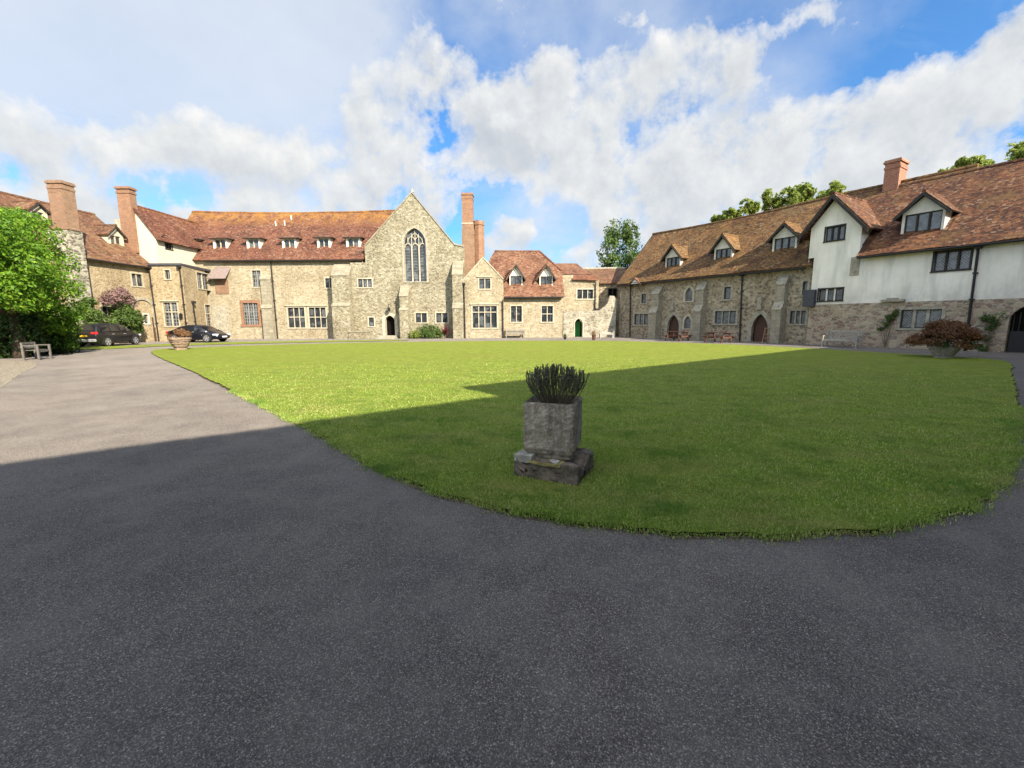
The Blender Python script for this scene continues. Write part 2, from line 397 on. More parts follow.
# ------------------------------------------------------------------ mesh helper
class MB:
    def __init__(s): s.v = []; s.f = []; s.m = []; s.mats = []
    def slot(s, m):
        if m not in s.mats: s.mats.append(m)
        return s.mats.index(m)
    def poly(s, pts, m):
        i = len(s.v); s.v += [tuple(p) for p in pts]; s.f.append(tuple(range(i, i + len(pts)))); s.m.append(s.slot(m))
    def hexa(s, p, m):    # p: 8 pts, bottom 0-3 ccw, top 4-7
        i = len(s.v); s.v += [tuple(q) for q in p]; k = s.slot(m)
        for f in ((3, 2, 1, 0), (4, 5, 6, 7), (0, 1, 5, 4), (1, 2, 6, 5), (2, 3, 7, 6), (3, 0, 4, 7)):
            s.f.append(tuple(i + a for a in f)); s.m.append(k)
    def box(s, x0, x1, y0, y1, z0, z1, m, tf=None):
        p = [Vector(q) for q in ((x0, y0, z0), (x1, y0, z0), (x1, y1, z0), (x0, y1, z0), (x0, y0, z1), (x1, y0, z1), (x1, y1, z1), (x0, y1, z1))]
        s.hexa([tf @ q for q in p] if tf else p, m)
    def prism(s, a, b, m, caps=True):   # two matching loops
        i = len(s.v); n = len(a); s.v += [tuple(q) for q in a] + [tuple(q) for q in b]; k = s.slot(m)
        for j in range(n):
            q = (j + 1) % n; s.f.append((i + j, i + q, i + n + q, i + n + j)); s.m.append(k)
        if caps:
            s.f.append(tuple(i + j for j in reversed(range(n)))); s.m.append(k)
            s.f.append(tuple(i + n + j for j in range(n))); s.m.append(k)
    def tube(s, pts, rad, m, seg=8, caps=True):
        pts = [Vector(p) for p in pts]
        if not isinstance(rad, (list, tuple)): rad = [rad] * len(pts)
        rings = []
        for i, p in enumerate(pts):
            d = (pts[min(i + 1, len(pts) - 1)] - pts[max(i - 1, 0)]).normalized()
            a = d.cross(Vector((0, 0, 1)) if abs(d.z) < .9 else Vector((1, 0, 0))).normalized(); b = d.cross(a)
            rings.append([p + (a * math.cos(2 * math.pi * j / seg) + b * math.sin(2 * math.pi * j / seg)) * rad[i] for j in range(seg)])
        s.rings(rings, m, caps)
    def rings(s, rings, m, caps=True):
        i = len(s.v); n = len(rings[0]); k = s.slot(m)
        for r in rings: s.v += [tuple(q) for q in r]
        for a in range(len(rings) - 1):
            for j in range(n):
                q = (j + 1) % n
                s.f.append((i + a * n + j, i + a * n + q, i + (a + 1) * n + q, i + (a + 1) * n + j)); s.m.append(k)
        if caps:
            s.f.append(tuple(i + j for j in reversed(range(n)))); s.m.append(k)
            e = i + (len(rings) - 1) * n; s.f.append(tuple(e + j for j in range(n))); s.m.append(k)
    def lathe(s, prof, c, m, seg=20, wob=0.0):
        s.rings([[Vector((c[0] + r * (1 + wob * math.cos(8 * 2 * math.pi * j / seg)) * math.cos(2 * math.pi * j / seg),
                          c[1] + r * (1 + wob * math.cos(8 * 2 * math.pi * j / seg)) * math.sin(2 * math.pi * j / seg), c[2] + z)) for j in range(seg)] for r, z in prof], m)
    def build(s, name, parent=None, smooth=False, uv=True, local=False, bevel=0):
        org = Vector((0, 0, 0))
        if parent is not None and not local:
            p = parent
            while p is not None: org += p.location; p = p.parent
        me = bpy.data.meshes.new(name)
        me.from_pydata([tuple(Vector(v) - org) for v in s.v], [], s.f)
        for m in s.mats: me.materials.append(MT[m])
        me.polygons.foreach_set('material_index', s.m)
        if smooth: me.polygons.foreach_set('use_smooth', [True] * len(s.f))
        if uv:
            ul = me.uv_layers.new(name='UVMap'); dat = np.zeros(len(me.loops) * 2)
            V = [Vector(v) for v in s.v]
            for p in me.polygons:
                n = p.normal; a = Vector((-n.y, n.x, 0))
                a = a.normalized() if a.length > .15 else Vector((1, 0, 0)); b = n.cross(a)
                for li in p.loop_indices:
                    v = V[me.loops[li].vertex_index]; dat[2 * li] = v.dot(a); dat[2 * li + 1] = v.dot(b)
            ul.data.foreach_set('uv', dat)
        me.update(); me.validate()
        o = bpy.data.objects.new(name, me); S.collection.objects.link(o)
        if parent is not None: o.parent = parent
        if bevel:
            bv = o.modifiers.new('bevel', 'BEVEL'); bv.width = bevel; bv.segments = 2; bv.limit_method = 'ANGLE'
        return o


def tag(o, label, cat=None, group=None, kind=None):
    if label: o['label'] = label
    if cat: o['category'] = cat
    if group: o['group'] = group
    if kind: o['kind'] = kind
    return o
def thing(name, label, cat, loc, group=None, rz=0):
    o = bpy.data.objects.new(name, None); S.collection.objects.link(o); o.empty_display_size = .3
    o.location = loc; o.rotation_euler = (0, 0, rz); return tag(o, label, cat, group)
def copy_tree(o, parent=None):
    c = o.copy(); S.collection.objects.link(c)
    if parent is not None: c.parent = parent
    for ch in list(o.children): copy_tree(ch, c)
    return c


def inpoly(p, poly):
    c = False; x, y = p; n = len(poly); j = n - 1
    for i in range(n):
        xi, yi = poly[i]; xj, yj = poly[j]
        if (yi > y) != (yj > y) and x < (xj - xi) * (y - yi) / (yj - yi) + xi: c = not c
        j = i
    return c


class Wall:
    """vertical plane; A->B left to right seen from outside; n points outwards"""
    def __init__(s, A, B):
        s.A = Vector((A[0], A[1], 0)); B = Vector((B[0], B[1], 0))
        s.U = (B - s.A).normalized(); s.n = Vector((s.U.y, -s.U.x, 0)); s.L = (B - s.A).length
    def P(s, u, w, o=0.0): return s.A + s.U * u + s.n * o + Vector((0, 0, w))
    def uw(s, px, py, off=0.0):
        d = ray(px, py); q = s.A + s.n * off
        t = (q - CAM).dot(s.n) / d.dot(s.n); p = CAM + d * t
        return (p - s.A).dot(s.U), p.z
    def u(s, px, py=300, off=0.0): return s.uw(px, py, off)[0]
    def w(s, px, py, off=0.0): return s.uw(px, py, off)[1]
    def rect(s, x0, y0, x1, y1, off=0.0):
        ym = (y0 + y1) / 2; xm = (x0 + x1) / 2
        return s.u(x0, ym, off), s.w(xm, y1, off), s.u(x1, ym, off), s.w(xm, y0, off)
    def box(s, mb, u0, u1, w0, w1, o0, o1, m):
        mb.hexa([s.P(u0, w0, o1), s.P(u1, w0, o1), s.P(u1, w0, o0), s.P(u0, w0, o0), s.P(u0, w1, o1), s.P(u1, w1, o1), s.P(u1, w1, o0), s.P(u0, w1, o0)], m)
    def sheet(s, mb, outline, holes, m, off=0.0, reveal=.25, rm=None):
        vs = []; es = []
        for poly in [outline] + holes:
            i = len(vs); n = len(poly); vs += [Vector(p) for p in poly]; es += [(i + j, i + (j + 1) % n) for j in range(n)]
        V, Ed, Fc, *_ = delaunay_2d_cdt(vs, es, [], 0, 1e-5)
        i = len(mb.v); mb.v += [tuple(s.P(p.x, p.y, off)) for p in V]; k = mb.slot(m)
        for f in Fc:
            c = sum((V[j] for j in f), Vector((0, 0))) / len(f)
            if inpoly(c, outline) and not any(inpoly(c, h) for h in holes): mb.f.append(tuple(i + j for j in f)); mb.m.append(k)
        for h in holes:
            n = len(h)
            for j in range(n):
                a, b = h[j], h[(j + 1) % n]
                mb.poly([s.P(*a, off), s.P(*b, off), s.P(*b, off - reveal), s.P(*a, off - reveal)], rm or m)


def arch(u0, u1, w0, ws, w1, n=8):
    c = (u0 + u1) / 2; hw = (u1 - u0) / 2; h = w1 - ws; pts = [(u0, w0), (u1, w0)]
    right = []
    if h >= hw:
        cx = (hw * hw - h * h) / (2 * hw); R = hw - cx; a1 = math.atan2(h, -cx)
        for i in range(n + 1): a = a1 * i / n; right.append((cx + R * math.cos(a), R * math.sin(a)))
    else:
        for i in range(n + 1): a = math.pi / 2 * i / n; right.append((hw * math.cos(a), h * math.sin(a)))
    pts += [(c + x, ws + y) for x, y in right] + [(c - x, ws + y) for x, y in reversed(right[:-1])]
    return pts


def ring(W, mb, inner, grow, o0, o1, m):
    us = [p[0] for p in inner]; c = (min(us) + max(us)) / 2; wb = min(p[1] for p in inner); wt = max(p[1] for p in inner)
    sx = (max(us) - c + grow) / (max(us) - c); sy = (wt - wb + grow) / (wt - wb)
    outer = [(c + (p[0] - c) * sx, wb + (p[1] - wb) * sy) for p in inner]
    n = len(inner)
    for j in range(1, n):
        a, b = j, (j + 1) % n
        mb.hexa([W.P(*inner[a], o0), W.P(*outer[a], o0), W.P(*outer[b], o0), W.P(*inner[b], o0),
                 W.P(*inner[a], o1), W.P(*outer[a], o1), W.P(*outer[b], o1), W.P(*inner[b], o1)], m)


def window(W, parent, sp, off=0.0):
    """sp: dict(r=(u0,w0,u1,w1), n lights, t transoms, m frame material, bars=(nx,ny) glazing bars, arch spring, fw surround)"""
    u0, w0, u1, w1 = sp['r']; n = sp.get('n', 1); m = sp.get('m', 'dress'); fwd = sp.get('fw', .12); gl = sp.get('g', 'glass')
    mb = MB(); nm = sp.get('name', 'window'); ins = .09
    if sp.get('spring') is not None:
        pl = arch(u0, u1, w0, sp['spring'], w1)
        if fwd: ring(W, mb, pl, fwd, off - .05, off + .03, m)
        if nm == 'window': W.box(mb, u0 - fwd, u1 + fwd, w0 - .1, w0, off - .1, off + .05, m)
    else:
        pl = [(u0, w0), (u1, w0), (u1, w1), (u0, w1)]
        if fwd:
            W.box(mb, u0 - fwd, u0, w0, w1, off - .05, off + .025, m); W.box(mb, u1, u1 + fwd, w0, w1, off - .05, off + .025, m)
            W.box(mb, u0 - fwd, u1 + fwd, w1, w1 + fwd, off - .05, off + .03, m); W.box(mb, u0 - fwd * 1.3, u1 + fwd * 1.3, w0 - fwd * .8, w0, off - .05, off + .06, m)
            if sp.get('hood'): W.box(mb, u0 - .22, u1 + .22, w1 + fwd, w1 + fwd + .09, off - .02, off + .12, m)
    mw = sp.get('mw', .08); mm = sp.get('mm', m)
    for i in range(1, n):
        c = u0 + (u1 - u0) * i / n; W.box(mb, c - mw / 2, c + mw / 2, w0, w1, off - ins - .05, off - ins + .05, mm)
    for tt in sp.get('t', []):
        c = w0 + (w1 - w0) * tt; W.box(mb, u0, u1, c - mw / 2, c + mw / 2, off - ins - .048, off - ins + .048, mm)
    bx, by = sp.get('bars', (0, 0)); bm = sp.get('bm', 'iron'); bw = sp.get('bw', .03)
    for i in range(1, bx):
        c = u0 + (u1 - u0) * i / bx; W.box(mb, c - bw / 2, c + bw / 2, w0, w1, off - ins - .04, off - ins - .01, bm)
    for i in range(1, by):
        c = w0 + (w1 - w0) * i / by; W.box(mb, u0, u1, c - bw / 2, c + bw / 2, off - ins - .038, off - ins - .012, bm)
    if sp.get('casing'):      # thin frame inside the opening
        q = sp['casing']; cm = sp.get('cm', 'frame_dark')
        for i in range(n):
            a = u0 + (u1 - u0) * i / n; b = u0 + (u1 - u0) * (i + 1) / n
            W.box(mb, a, a + q, w0, w1, off - ins - .03, off - ins + .02, cm); W.box(mb, b - q, b, w0, w1, off - ins - .03, off - ins + .02, cm)
            W.box(mb, a + q, b - q, w0, w0 + q, off - ins - .03, off - ins + .02, cm); W.box(mb, a + q, b - q, w1 - q, w1, off - ins - .03, off - ins + .02, cm)
    if not mb.f: W.box(mb, u0, u1, w0 - .05, w0, off - .05, off + .03, m)
    fr = mb.build(nm, parent)
    if sp.get('extra'): sp['extra'](fr)
    pb = MB()
    d = off - ins - .045 if not sp.get('deep') else off - sp['deep']
    pb.poly([W.P(*p, d) for p in pl], gl)
    pb.build(sp.get('pn', 'pane'), fr)
    return pl


def hole_of(sp):
    u0, w0, u1, w1 = sp['r']
    return arch(u0, u1, w0, sp['spring'], w1) if sp.get('spring') is not None else [(u0, w0), (u1, w0), (u1, w1), (u0, w1)]


def nz(p, s=1.0): return mn.noise(Vector(p) * s)


def slab(mb, p00, p10, p11, p01, th, m, em=None, nu=40, nv=14, amp=.03, sag=.06):
    """roof slab: eave-left, eave-right, ridge-right, ridge-left"""
    p00, p10, p11, p01 = map(Vector, (p00, p10, p11, p01))
    n = (p10 - p00).cross(p01 - p00).normalized()
    if n.z < 0: n = -n
    k = mb.slot(m); i0 = len(mb.v); tri = (p11 - p01).length < .01
    for j in range(nv + 1):
        for i in range(nu + 1):
            a, b = i / nu, j / nv
            p = p00.lerp(p10, a).lerp(p01.lerp(p11, a), b)
            z = amp * (nz(p, .45) + .5 * nz(p, 1.3)) - sag * math.sin(math.pi * a) * b
            if j == 0: z += .012 * nz(p, 6)
            mb.v.append(tuple(p + n * th + Vector((0, 0, z))))
    for j in range(nv):
        for i in range(nu):
            a = i0 + j * (nu + 1) + i; f = (a, a + 1, a + nu + 2, a + nu + 1)
            if Vector(mb.v[f[0]]) is not None:
                mb.f.append(f); mb.m.append(k)
    def edge(ids, q0, q1):
        e = mb.slot(em or m); b = len(mb.v); N = len(ids)
        mb.v += [tuple(q0.lerp(q1, t / (N - 1))) for t in range(N)]
        for t in range(N - 1): mb.f.append((b + t, b + t + 1, ids[t + 1], ids[t])); mb.m.append(e)
    edge([i0 + i for i in range(nu + 1)], p00, p10)
    edge([i0 + j * (nu + 1) for j in range(nv + 1)], p00, p01)
    edge([i0 + nu + j * (nu + 1) for j in range(nv + 1)], p10, p11)
    mb.poly([p00, p01, p11, p10], em or m)


def ridge_tiles(mb, a, b, m, r=.12, sag=.06, amp=.03):
    a = Vector(a); b = Vector(b); n = max(2, int((b - a).length / .45))
    for i in range(n):
        p = a.lerp(b, i / n); q = a.lerp(b, (i + .96) / n)
        for v, t in ((p, i / n), (q, (i + .96) / n)): v.z += amp * nz(v, .45) - sag * math.sin(math.pi * t)
        mb.tube([p, q], [r, r * .93], m, 8)


def chimney_stack(mb, W, u0, u1, o0, o1, w0, w1, m, cap=.06, pots=0, seg=None):
    W.box(mb, u0, u1, w0, w1 - .55, o0, o1, m)
    W.box(mb, u0 - cap * .5, u1 + cap * .5, w1 - .55, w1 - .42, o0 - cap * .5, o1 + cap * .5, m)
    W.box(mb, u0, u1, w1 - .42, w1 - .2, o0, o1, m)
    W.box(mb, u0 - cap, u1 + cap, w1 - .2, w1 - .08, o0 - cap, o1 + cap, m)
    W.box(mb, u0 - cap * .4, u1 + cap * .4, w1 - .08, w1, o0 - cap * .4, o1 + cap * .4, m)
    for i in range(pots):
        c = W.P(u0 + (u1 - u0) * (i + .5) / pots, w1, (o0 + o1) / 2)
        mb.lathe([(.12, 0), (.11, .3), (.13, .32), (.13, .36)], c, 'terracotta', 10)


def eave_fit(v, ridge, back, over): return (v + over * ridge / back) / (1 + over / back)
def solve_o(W, u, px, h=5):
    lo, hi = -8.0, 4.0
    def X(o):
        p = W.P(u, h, o) - CAM; return 512 + FPX * p.dot(cr) / p.dot(fw)
    for _ in range(50):
        m = (lo + hi) / 2
        if (X(m) < px) == (X(hi) > X(lo)): lo = m
        else: hi = m
    return lo
def gutter(W, parent, u0, u1, w, o, m='iron'):
    mb = MB(); mb.tube([W.P(u0, w, o), W.P(u1, w, o)], .06, m, 8); return mb.build('gutter', parent)
def pipe(W, parent, top, bot, off=.1, r=.055, head=True):
    mb = MB(); u, w1 = top; ub, w0 = bot
    mb.tube([W.P(u, w1, off + .1), W.P(u, w1 - .25, off), W.P(ub, w0, off)], r, 'iron', 8)
    if head: W.box(mb, u - .12, u + .12, w1 - .12, w1 + .1, off - .06, off + .2, 'iron')
    for k in range(1, 4):
        f = k / 4; uu = u + (ub - u) * f; ww = w1 + (w0 - w1) * f; W.box(mb, uu - .09, uu + .09, ww - .03, ww + .03, -.02, off + .05, 'iron')
    return mb.build('downpipe', parent)


def buttress(W, parent, u0, u1, stages, m, off=0.0, cap='dress'):
    """stages bottom-up: (w_top_vertical, w_top_slope, projection)"""
    mb = MB(); wb = -.1
    for i, (wv, wsl, pr) in enumerate(stages):
        nxt = stages[i + 1][2] if i + 1 < len(stages) else 0.0
        prof = [(off - .1, wb), (off + pr, wb), (off + pr, wv), (off + nxt, wsl), (off - .1, wsl)]
        mb.prism([W.P(u0, w, o) for o, w in prof], [W.P(u1, w, o) for o, w in prof], m)
        prof = [(off + pr + .05, wv), (off + pr + .05, wv + .07), (off + nxt, wsl + .07), (off + nxt, wsl)]
        mb.prism([W.P(u0 - .03, w + .01, o) for o, w in prof], [W.P(u1 + .03, w + .01, o) for o, w in prof], cap)
        wb = wsl
    return mb.build('buttress', parent)


def solve_dormer(W, eave, tanp, px, py, o_e=0.0):
    b = .5
    for _ in range(40): w = W.w(px, py, -b); b = .5 * b + .5 * max(.05, (w - eave) / tanp)
    return b


def dormer(W, parent, win, peak, eave, tanp, tile, kind='gable', wall='white', cas='frame_dark', n=2, over=.18, g='glass', cheek=.12, sill=.06, gl=None, eaveframe=None):
    """win px rect, peak px"""
    x0, y0, x1, y1 = win; b = solve_dormer(W, eave, tanp, (x0 + x1) / 2, y1); off = -b
    u0, w0, u1, w1 = W.rect(x0, y0, x1, y1, off); up = (u0 + u1) / 2; wp = W.w((x0 + x1) / 2, peak, off)
    U0, U1 = u0 - cheek, u1 + cheek; wt = w1 + .1
    back = (wp - w0) / tanp + .3
    mb = MB()
    if kind == 'gable': ol = [(U0, w0 - sill), (U1, w0 - sill), (U1, wt), (up, wp - .12), (U0, wt)]
    else: ol = [(U0, w0 - sill), (U1, w0 - sill), (U1, wt), (U0, wt)]
    W.sheet(mb, ol, [[(u0, w0), (u1, w0), (u1, w1), (u0, w1)]], wall, off, .12)
    for i in range(len(ol)):
        a, c = ol[i], ol[(i + 1) % len(ol)]
        mb.poly([W.P(*a, off), W.P(*c, off), W.P(*c, off - back), W.P(*a, off - back)], wall)
    d = mb.build('dormer', parent)
    # roof of the dormer
    rb = MB()
    if kind == 'gable':
        sl = (wp - wt) / (up - U0)
        el = wt - over * sl * 1.0
        for sgn, ue in ((-1, U0 - over), (1, U1 + over)):
            e0 = W.P(ue, el, off + over); e1 = W.P(ue, el, off - back); r1 = W.P(up, wp, off - back); r0_ = W.P(up, wp, off + over)
            if sgn < 0: slab(rb, e1, e0, r0_, r1, .07, tile, 'frame_dark' if cas == 'frame_dark' else tile, 6, 4, .02, 0)
            else: slab(rb, e0, e1, r1, r0_, .07, tile, 'frame_dark' if cas == 'frame_dark' else tile, 6, 4, .02, 0)
        ridge_tiles(rb, W.P(up, wp + .07, off + over), W.P(up, wp + .07, off - back), tile, .09, 0, 0)
        # barge boards
        for ue in (U0 - over, U1 + over):
            a = W.P(ue, el - .02, off + over + .01); c = W.P(up, wp - .02, off + over + .01); dn = Vector((0, 0, -.13)); ou = W.n * .04
            rb.hexa([a + dn, c + dn, c + dn + ou, a + dn + ou, a, c, c + ou, a + ou], 'frame_dark')
    else:
        o1 = off + over; e = over
        hb = (wp - wt) / tanp + .5
        A = W.P(U0 - e, wt, o1); B = W.P(U1 + e, wt, o1); Cc = W.P(U1 + e * .6, wt + .12, off - back); D = W.P(U0 - e * .6, wt + .12, off - back)
        T = W.P(up, wp, off - .75); T2 = W.P(up, wp + .1, off - back)
        dn = Vector((0, 0, -.07))
        for tri in ((A, B, T), (B, Cc, T2, T), (D, A, T, T2)): rb.poly(tri, tile)
        rb.poly([A + dn, B + dn, B, A], 'frame_dark'); rb.poly([B + dn, Cc + dn, Cc, B], 'frame_dark'); rb.poly([A, D, D + dn, A + dn], 'frame_dark'); rb.poly([A + dn, D + dn, Cc + dn, B + dn], 'frame_dark')
    rb.build('dormer_roof', d)
    window(W, d, dict(r=(u0, w0, u1, w1), n=n, m=cas, fw=0, mw=.07, casing=.05, cm=cas, g=g, name='window_frame'), off)
    return d, up, wp, off


def gable_building(W, root, u0, u1, eave, back, ridge, mats, holes=(), over=.25, left=True, right=True, tile='tile_far', nu=50, wallh=None, lover=.1, rover=.1, rtop=None, off=0.0, sag=.08, back_wall=True, rwin=None):
    """walls and roof of a range whose ridge runs along the wall"""
    D = 2 * back; mb = MB(); wm = mats
    W.sheet(mb, [(u0, -.2), (u1, -.2), (u1, eave), (u0, eave)], list(holes), wm, off)
    for uu, on in ((u0, left), (u1, right)):
        if on: mb.poly([W.P(uu, -.2, off), W.P(uu, eave, off), W.P(uu, ridge, off - back), W.P(uu, eave, off - D), W.P(uu, -.2, off - D)], wm)
    if back_wall: mb.poly([W.P(u0, -.2, off - D), W.P(u1, -.2, off - D), W.P(u1, eave, off - D), W.P(u0, eave, off - D)], wm)
    wall = mb.build('wall', root)
    t = (ridge - eave) / back; rb = MB()
    for sg in (1, -1):
        oe = off + over if sg > 0 else off - D - over
        a = W.P(u0 - lover, eave - over * t, oe); b = W.P(u1 + rover, eave - over * t, oe)
        c = W.P(u1 + (rover if rtop is None else rtop), ridge, off - back); d = W.P(u0 - lover, ridge, off - back)
        if sg > 0: slab(rb, a, b, c, d, .1, tile, None, nu, 16, .04, sag)
        else: slab(rb, b, a, d, c, .1, tile, None, nu, 8, .04, sag)
    ridge_tiles(rb, W.P(u0 - lover, ridge + .12, off - back), W.P(u1 + (rover if rtop is None else rtop), ridge + .12, off - back), tile, .13, sag, .04)
    roof = rb.build('roof', root)
    gb = MB()
    return wall, roof, t


# ================================================================== THE SETTING
def sheet_poly(name, pts, z, m, label, kind='structure', skirt=0.0, sub=None):
    mb = MB(); P = [(p[0], p[1]) for p in pts]
    V, _, Fc, *_ = delaunay_2d_cdt([Vector(p) for p in P], [(i, (i + 1) % len(P)) for i in range(len(P))], [], 0, 1e-6)
    k = mb.slot(m); mb.v = [(v.x, v.y, z) for v in V]
    for f in Fc:
        c = sum((V[j] for j in f), Vector((0, 0))) / len(f)
        if inpoly(c, P): mb.f.append(tuple(f)); mb.m.append(k)
    if skirt:
        for i in range(len(P)):
            a, b = P[i], P[(i + 1) % len(P)]
            mb.poly([(a[0], a[1], z), (b[0], b[1], z), (b[0] + 0, b[1] + 0, z - skirt), (a[0], a[1], z - skirt)], 'soil')
    o = mb.build(name); return tag(o, label, None, None, kind)


def smooth_loop(pts, step=.12, jit=.03):
    """Catmull-Rom through ground points then jitter"""
    n = len(pts); out = []
    for i in range(n):
        p0, p1, p2, p3 = (Vector(pts[(i + k) % n][:2]) for k in (-1, 0, 1, 2))
        m = max(2, min(60, int((p2 - p1).length / step)))
        for j in range(m):
            t = j / m
            q = .5 * ((2 * p1) + (p2 - p0) * t + (2 * p0 - 5 * p1 + 4 * p2 - p3) * t * t + (3 * p1 - p0 - 3 * p2 + p3) * t ** 3)
            out.append((q.x + jit * (nz((q.x, q.y, 0), 3.1) + .7 * nz((q.x, q.y, 5), 9)), q.y + jit * (nz((q.x, q.y, 9), 3.1) + .7 * nz((q.x, q.y, 3), 9))))
    return out


mb = MB(); mb.poly([(-1500, -1500, -.03), (1500, -1500, -.03), (1500, 1500, -.03), (-1500, 1500, -.03)], 'lawn')
tag(mb.build('ground'), 'grassland around the buildings', None, None, 'structure')
mb = MB(); mb.poly([(-60, -25, 0), (45, -25, 0), (45, 70, 0), (-60, 70, 0)], 'asphalt')
tag(mb.build('driveway'), 'grey tarmac drive sweeping round the lawn', None, None, 'structure')
LAWN_PX = [(152, 351.5), (205, 378), (300, 425), (352, 455), (400, 481), (450, 498), (500, 511), (560, 522), (620, 530), (690, 535.5), (760, 538), (830, 535), (890, 530), (940, 517), (980, 499),
           (1006, 470), (1015, 440), (1017, 405), (1012, 375), (1003, 361.5), (940, 356.5), (870, 352.5), (800, 348.3), (700, 343.8), (600, 341.2), (500, 341.3), (400, 342.4), (300, 344.5), (200, 347.8)]
lawn_loop = smooth_loop([G(x, y) for x, y in LAWN_PX], .09, .055)
sheet_poly('lawn', lawn_loop, .035, 'lawn', 'mown courtyard lawn', skirt=.05)
mb = MB(); nl_ = len(lawn_loop)
for i_ in range(nl_):
    a, b_ = Vector(lawn_loop[i_]), Vector(lawn_loop[(i_ + 1) % nl_])
    if a.length > 16 and b_.length > 16: continue
    def outp(k):
        p = Vector(lawn_loop[k % nl_]); q = Vector(lawn_loop[(k + 3) % nl_]) - Vector(lawn_loop[(k - 3) % nl_]); n_ = Vector((q.y, -q.x)).normalized()
        if inpoly(p + n_ * .1, lawn_loop): n_ = -n_
        return p + n_ * (.035 + .05 * max(0, nz((p.x, p.y, 2), 1.6)) + .03 * nz((p.x, p.y, 7), 8)), p - n_ * .05
    (o1, i1), (o2_, i2) = outp(i_), outp(i_ + 1)
    mb.poly([(*i1, .005), (*o1, .005), (*o2_, .005), (*i2, .005)], 'margin')
tag(mb.build('soil_margin'), 'thin dusty soil line where the lawn meets the tarmac', None, None, 'structure')
STRIP_PX = [(60, 349.8), (110, 349.2), (160, 346.6), (240, 344.2), (330, 342.2), (400, 341), (400, 340), (330, 340.8), (240, 342.2), (160, 344.6), (110, 346.6), (60, 347.5)]
strip_loop = smooth_loop([G(x, y) for x, y in STRIP_PX], .3, .05)
sheet_poly('grass_verge', strip_loop, .03, 'lawn', 'narrow strip of grass before the far buildings', skirt=.05)
sheet_poly('gravel_edge', smooth_loop([G(x, y) for x, y in [(-60, 400), (0, 387), (20, 374), (36, 366), (34, 362), (15, 361), (-60, 361)]], .2, .06), .006, 'gravel', 'pale gravel edging at the foot of the tree')


# -------- grass blades close to the camera
def quads_mesh(name, C, A, B, m, parent=None, label=None, kind=None, tri=False):
    """C centres, A half long axis, B half short axis (N,3) -> diamonds"""
    n = len(C); v = np.empty((n, 4, 3)); v[:, 0] = C - A; v[:, 1] = C + B; v[:, 2] = C + A; v[:, 3] = C - B
    me = bpy.data.meshes.new(name); me.vertices.add(n * 4); me.vertices.foreach_set('co', v.reshape(-1))
    me.loops.add(n * 4); me.loops.foreach_set('vertex_index', np.arange(n * 4, dtype=np.int32))
    me.polygons.add(n); me.polygons.foreach_set('loop_start', np.arange(0, n * 4, 4, dtype=np.int32))
    try: me.polygons.foreach_set('loop_total', np.full(n, 4, dtype=np.int32))
    except Exception: pass
    me.materials.append(MT[m]); me.update(calc_edges=True); me.validate()
    o = bpy.data.objects.new(name, me); S.collection.objects.link(o)
    if parent is not None: o.parent = parent
    if label or kind: tag(o, label, None, None, kind)
    return o


def inside_many(P, poly):
    x, y = P[:, 0], P[:, 1]; c = np.zeros(len(P), bool); q = np.array(poly); j = len(q) - 1
    for i in range(len(q)):
        xi, yi = q[i]; xj, yj = q[j]
        cond = (yi > y) != (yj > y)
        with np.errstate(divide='ignore', invalid='ignore'): c ^= cond & (x < (xj - xi) * (y - yi) / (yj - yi + 1e-12) + xi)
        j = i
    return c


def blades():
    n = 1100000
    r = 2.6 + 17 * RNG.random(n) ** 1.25; a = RNG.uniform(-.95, 1.15, n)
    P = np.stack([r * np.sin(a), r * np.cos(a)], 1)
    keep = RNG.random(n) < np.clip(3.6 / r, .1, 1) * np.clip((19 - r) / 14, 0, 1)
    P = P[keep]; P = P[inside_many(P, lawn_loop)]
    # thicker tufts along the near edge
    e = np.array(lawn_loop); e = e[np.hypot(e[:, 0], e[:, 1]) < 12]
    k = RNG.integers(0, len(e), 26000); Q = e[k] + RNG.normal(0, .045, (26000, 2)) * (.4 + 1.2 * RNG.random((26000, 1))); P = np.vstack([P, Q])
    n = len(P); rr = np.hypot(P[:, 0], P[:, 1])
    clump = np.array([nz((x, y, 0), 2.2) for x, y in P]); 
    h = (.007 + .009 * RNG.random(n) + .009 * np.clip(clump, -.6, 1)) * (1 + .03 * rr)
    h[-26000:] *= 1.0 + .6 * np.clip(np.array([nz((x, y, 4), 1.7) for x, y in P[-26000:]]), -.6, .8)
    h = np.clip(h, .006, .05)
    yaw = RNG.uniform(0, 6.283, n); lean = RNG.uniform(.1, .85, n)
    A = np.stack([np.cos(yaw) * lean, np.sin(yaw) * lean, np.ones(n)], 1); A *= (h / np.linalg.norm(A, axis=1))[:, None]
    y2 = RNG.uniform(0, 6.283, n); w = .0022 * (1 + .22 * rr)
    B = np.stack([np.cos(y2) * w, np.sin(y2) * w, np.zeros(n)], 1)
    z = np.full(n, .035); z[-26000:] = .02
    C = np.stack([P[:, 0], P[:, 1], z], 1) + A * .9
    return quads_mesh('grass', C, A, B, 'blade', None, 'short mown grass blades of the lawn', 'stuff')
blades()


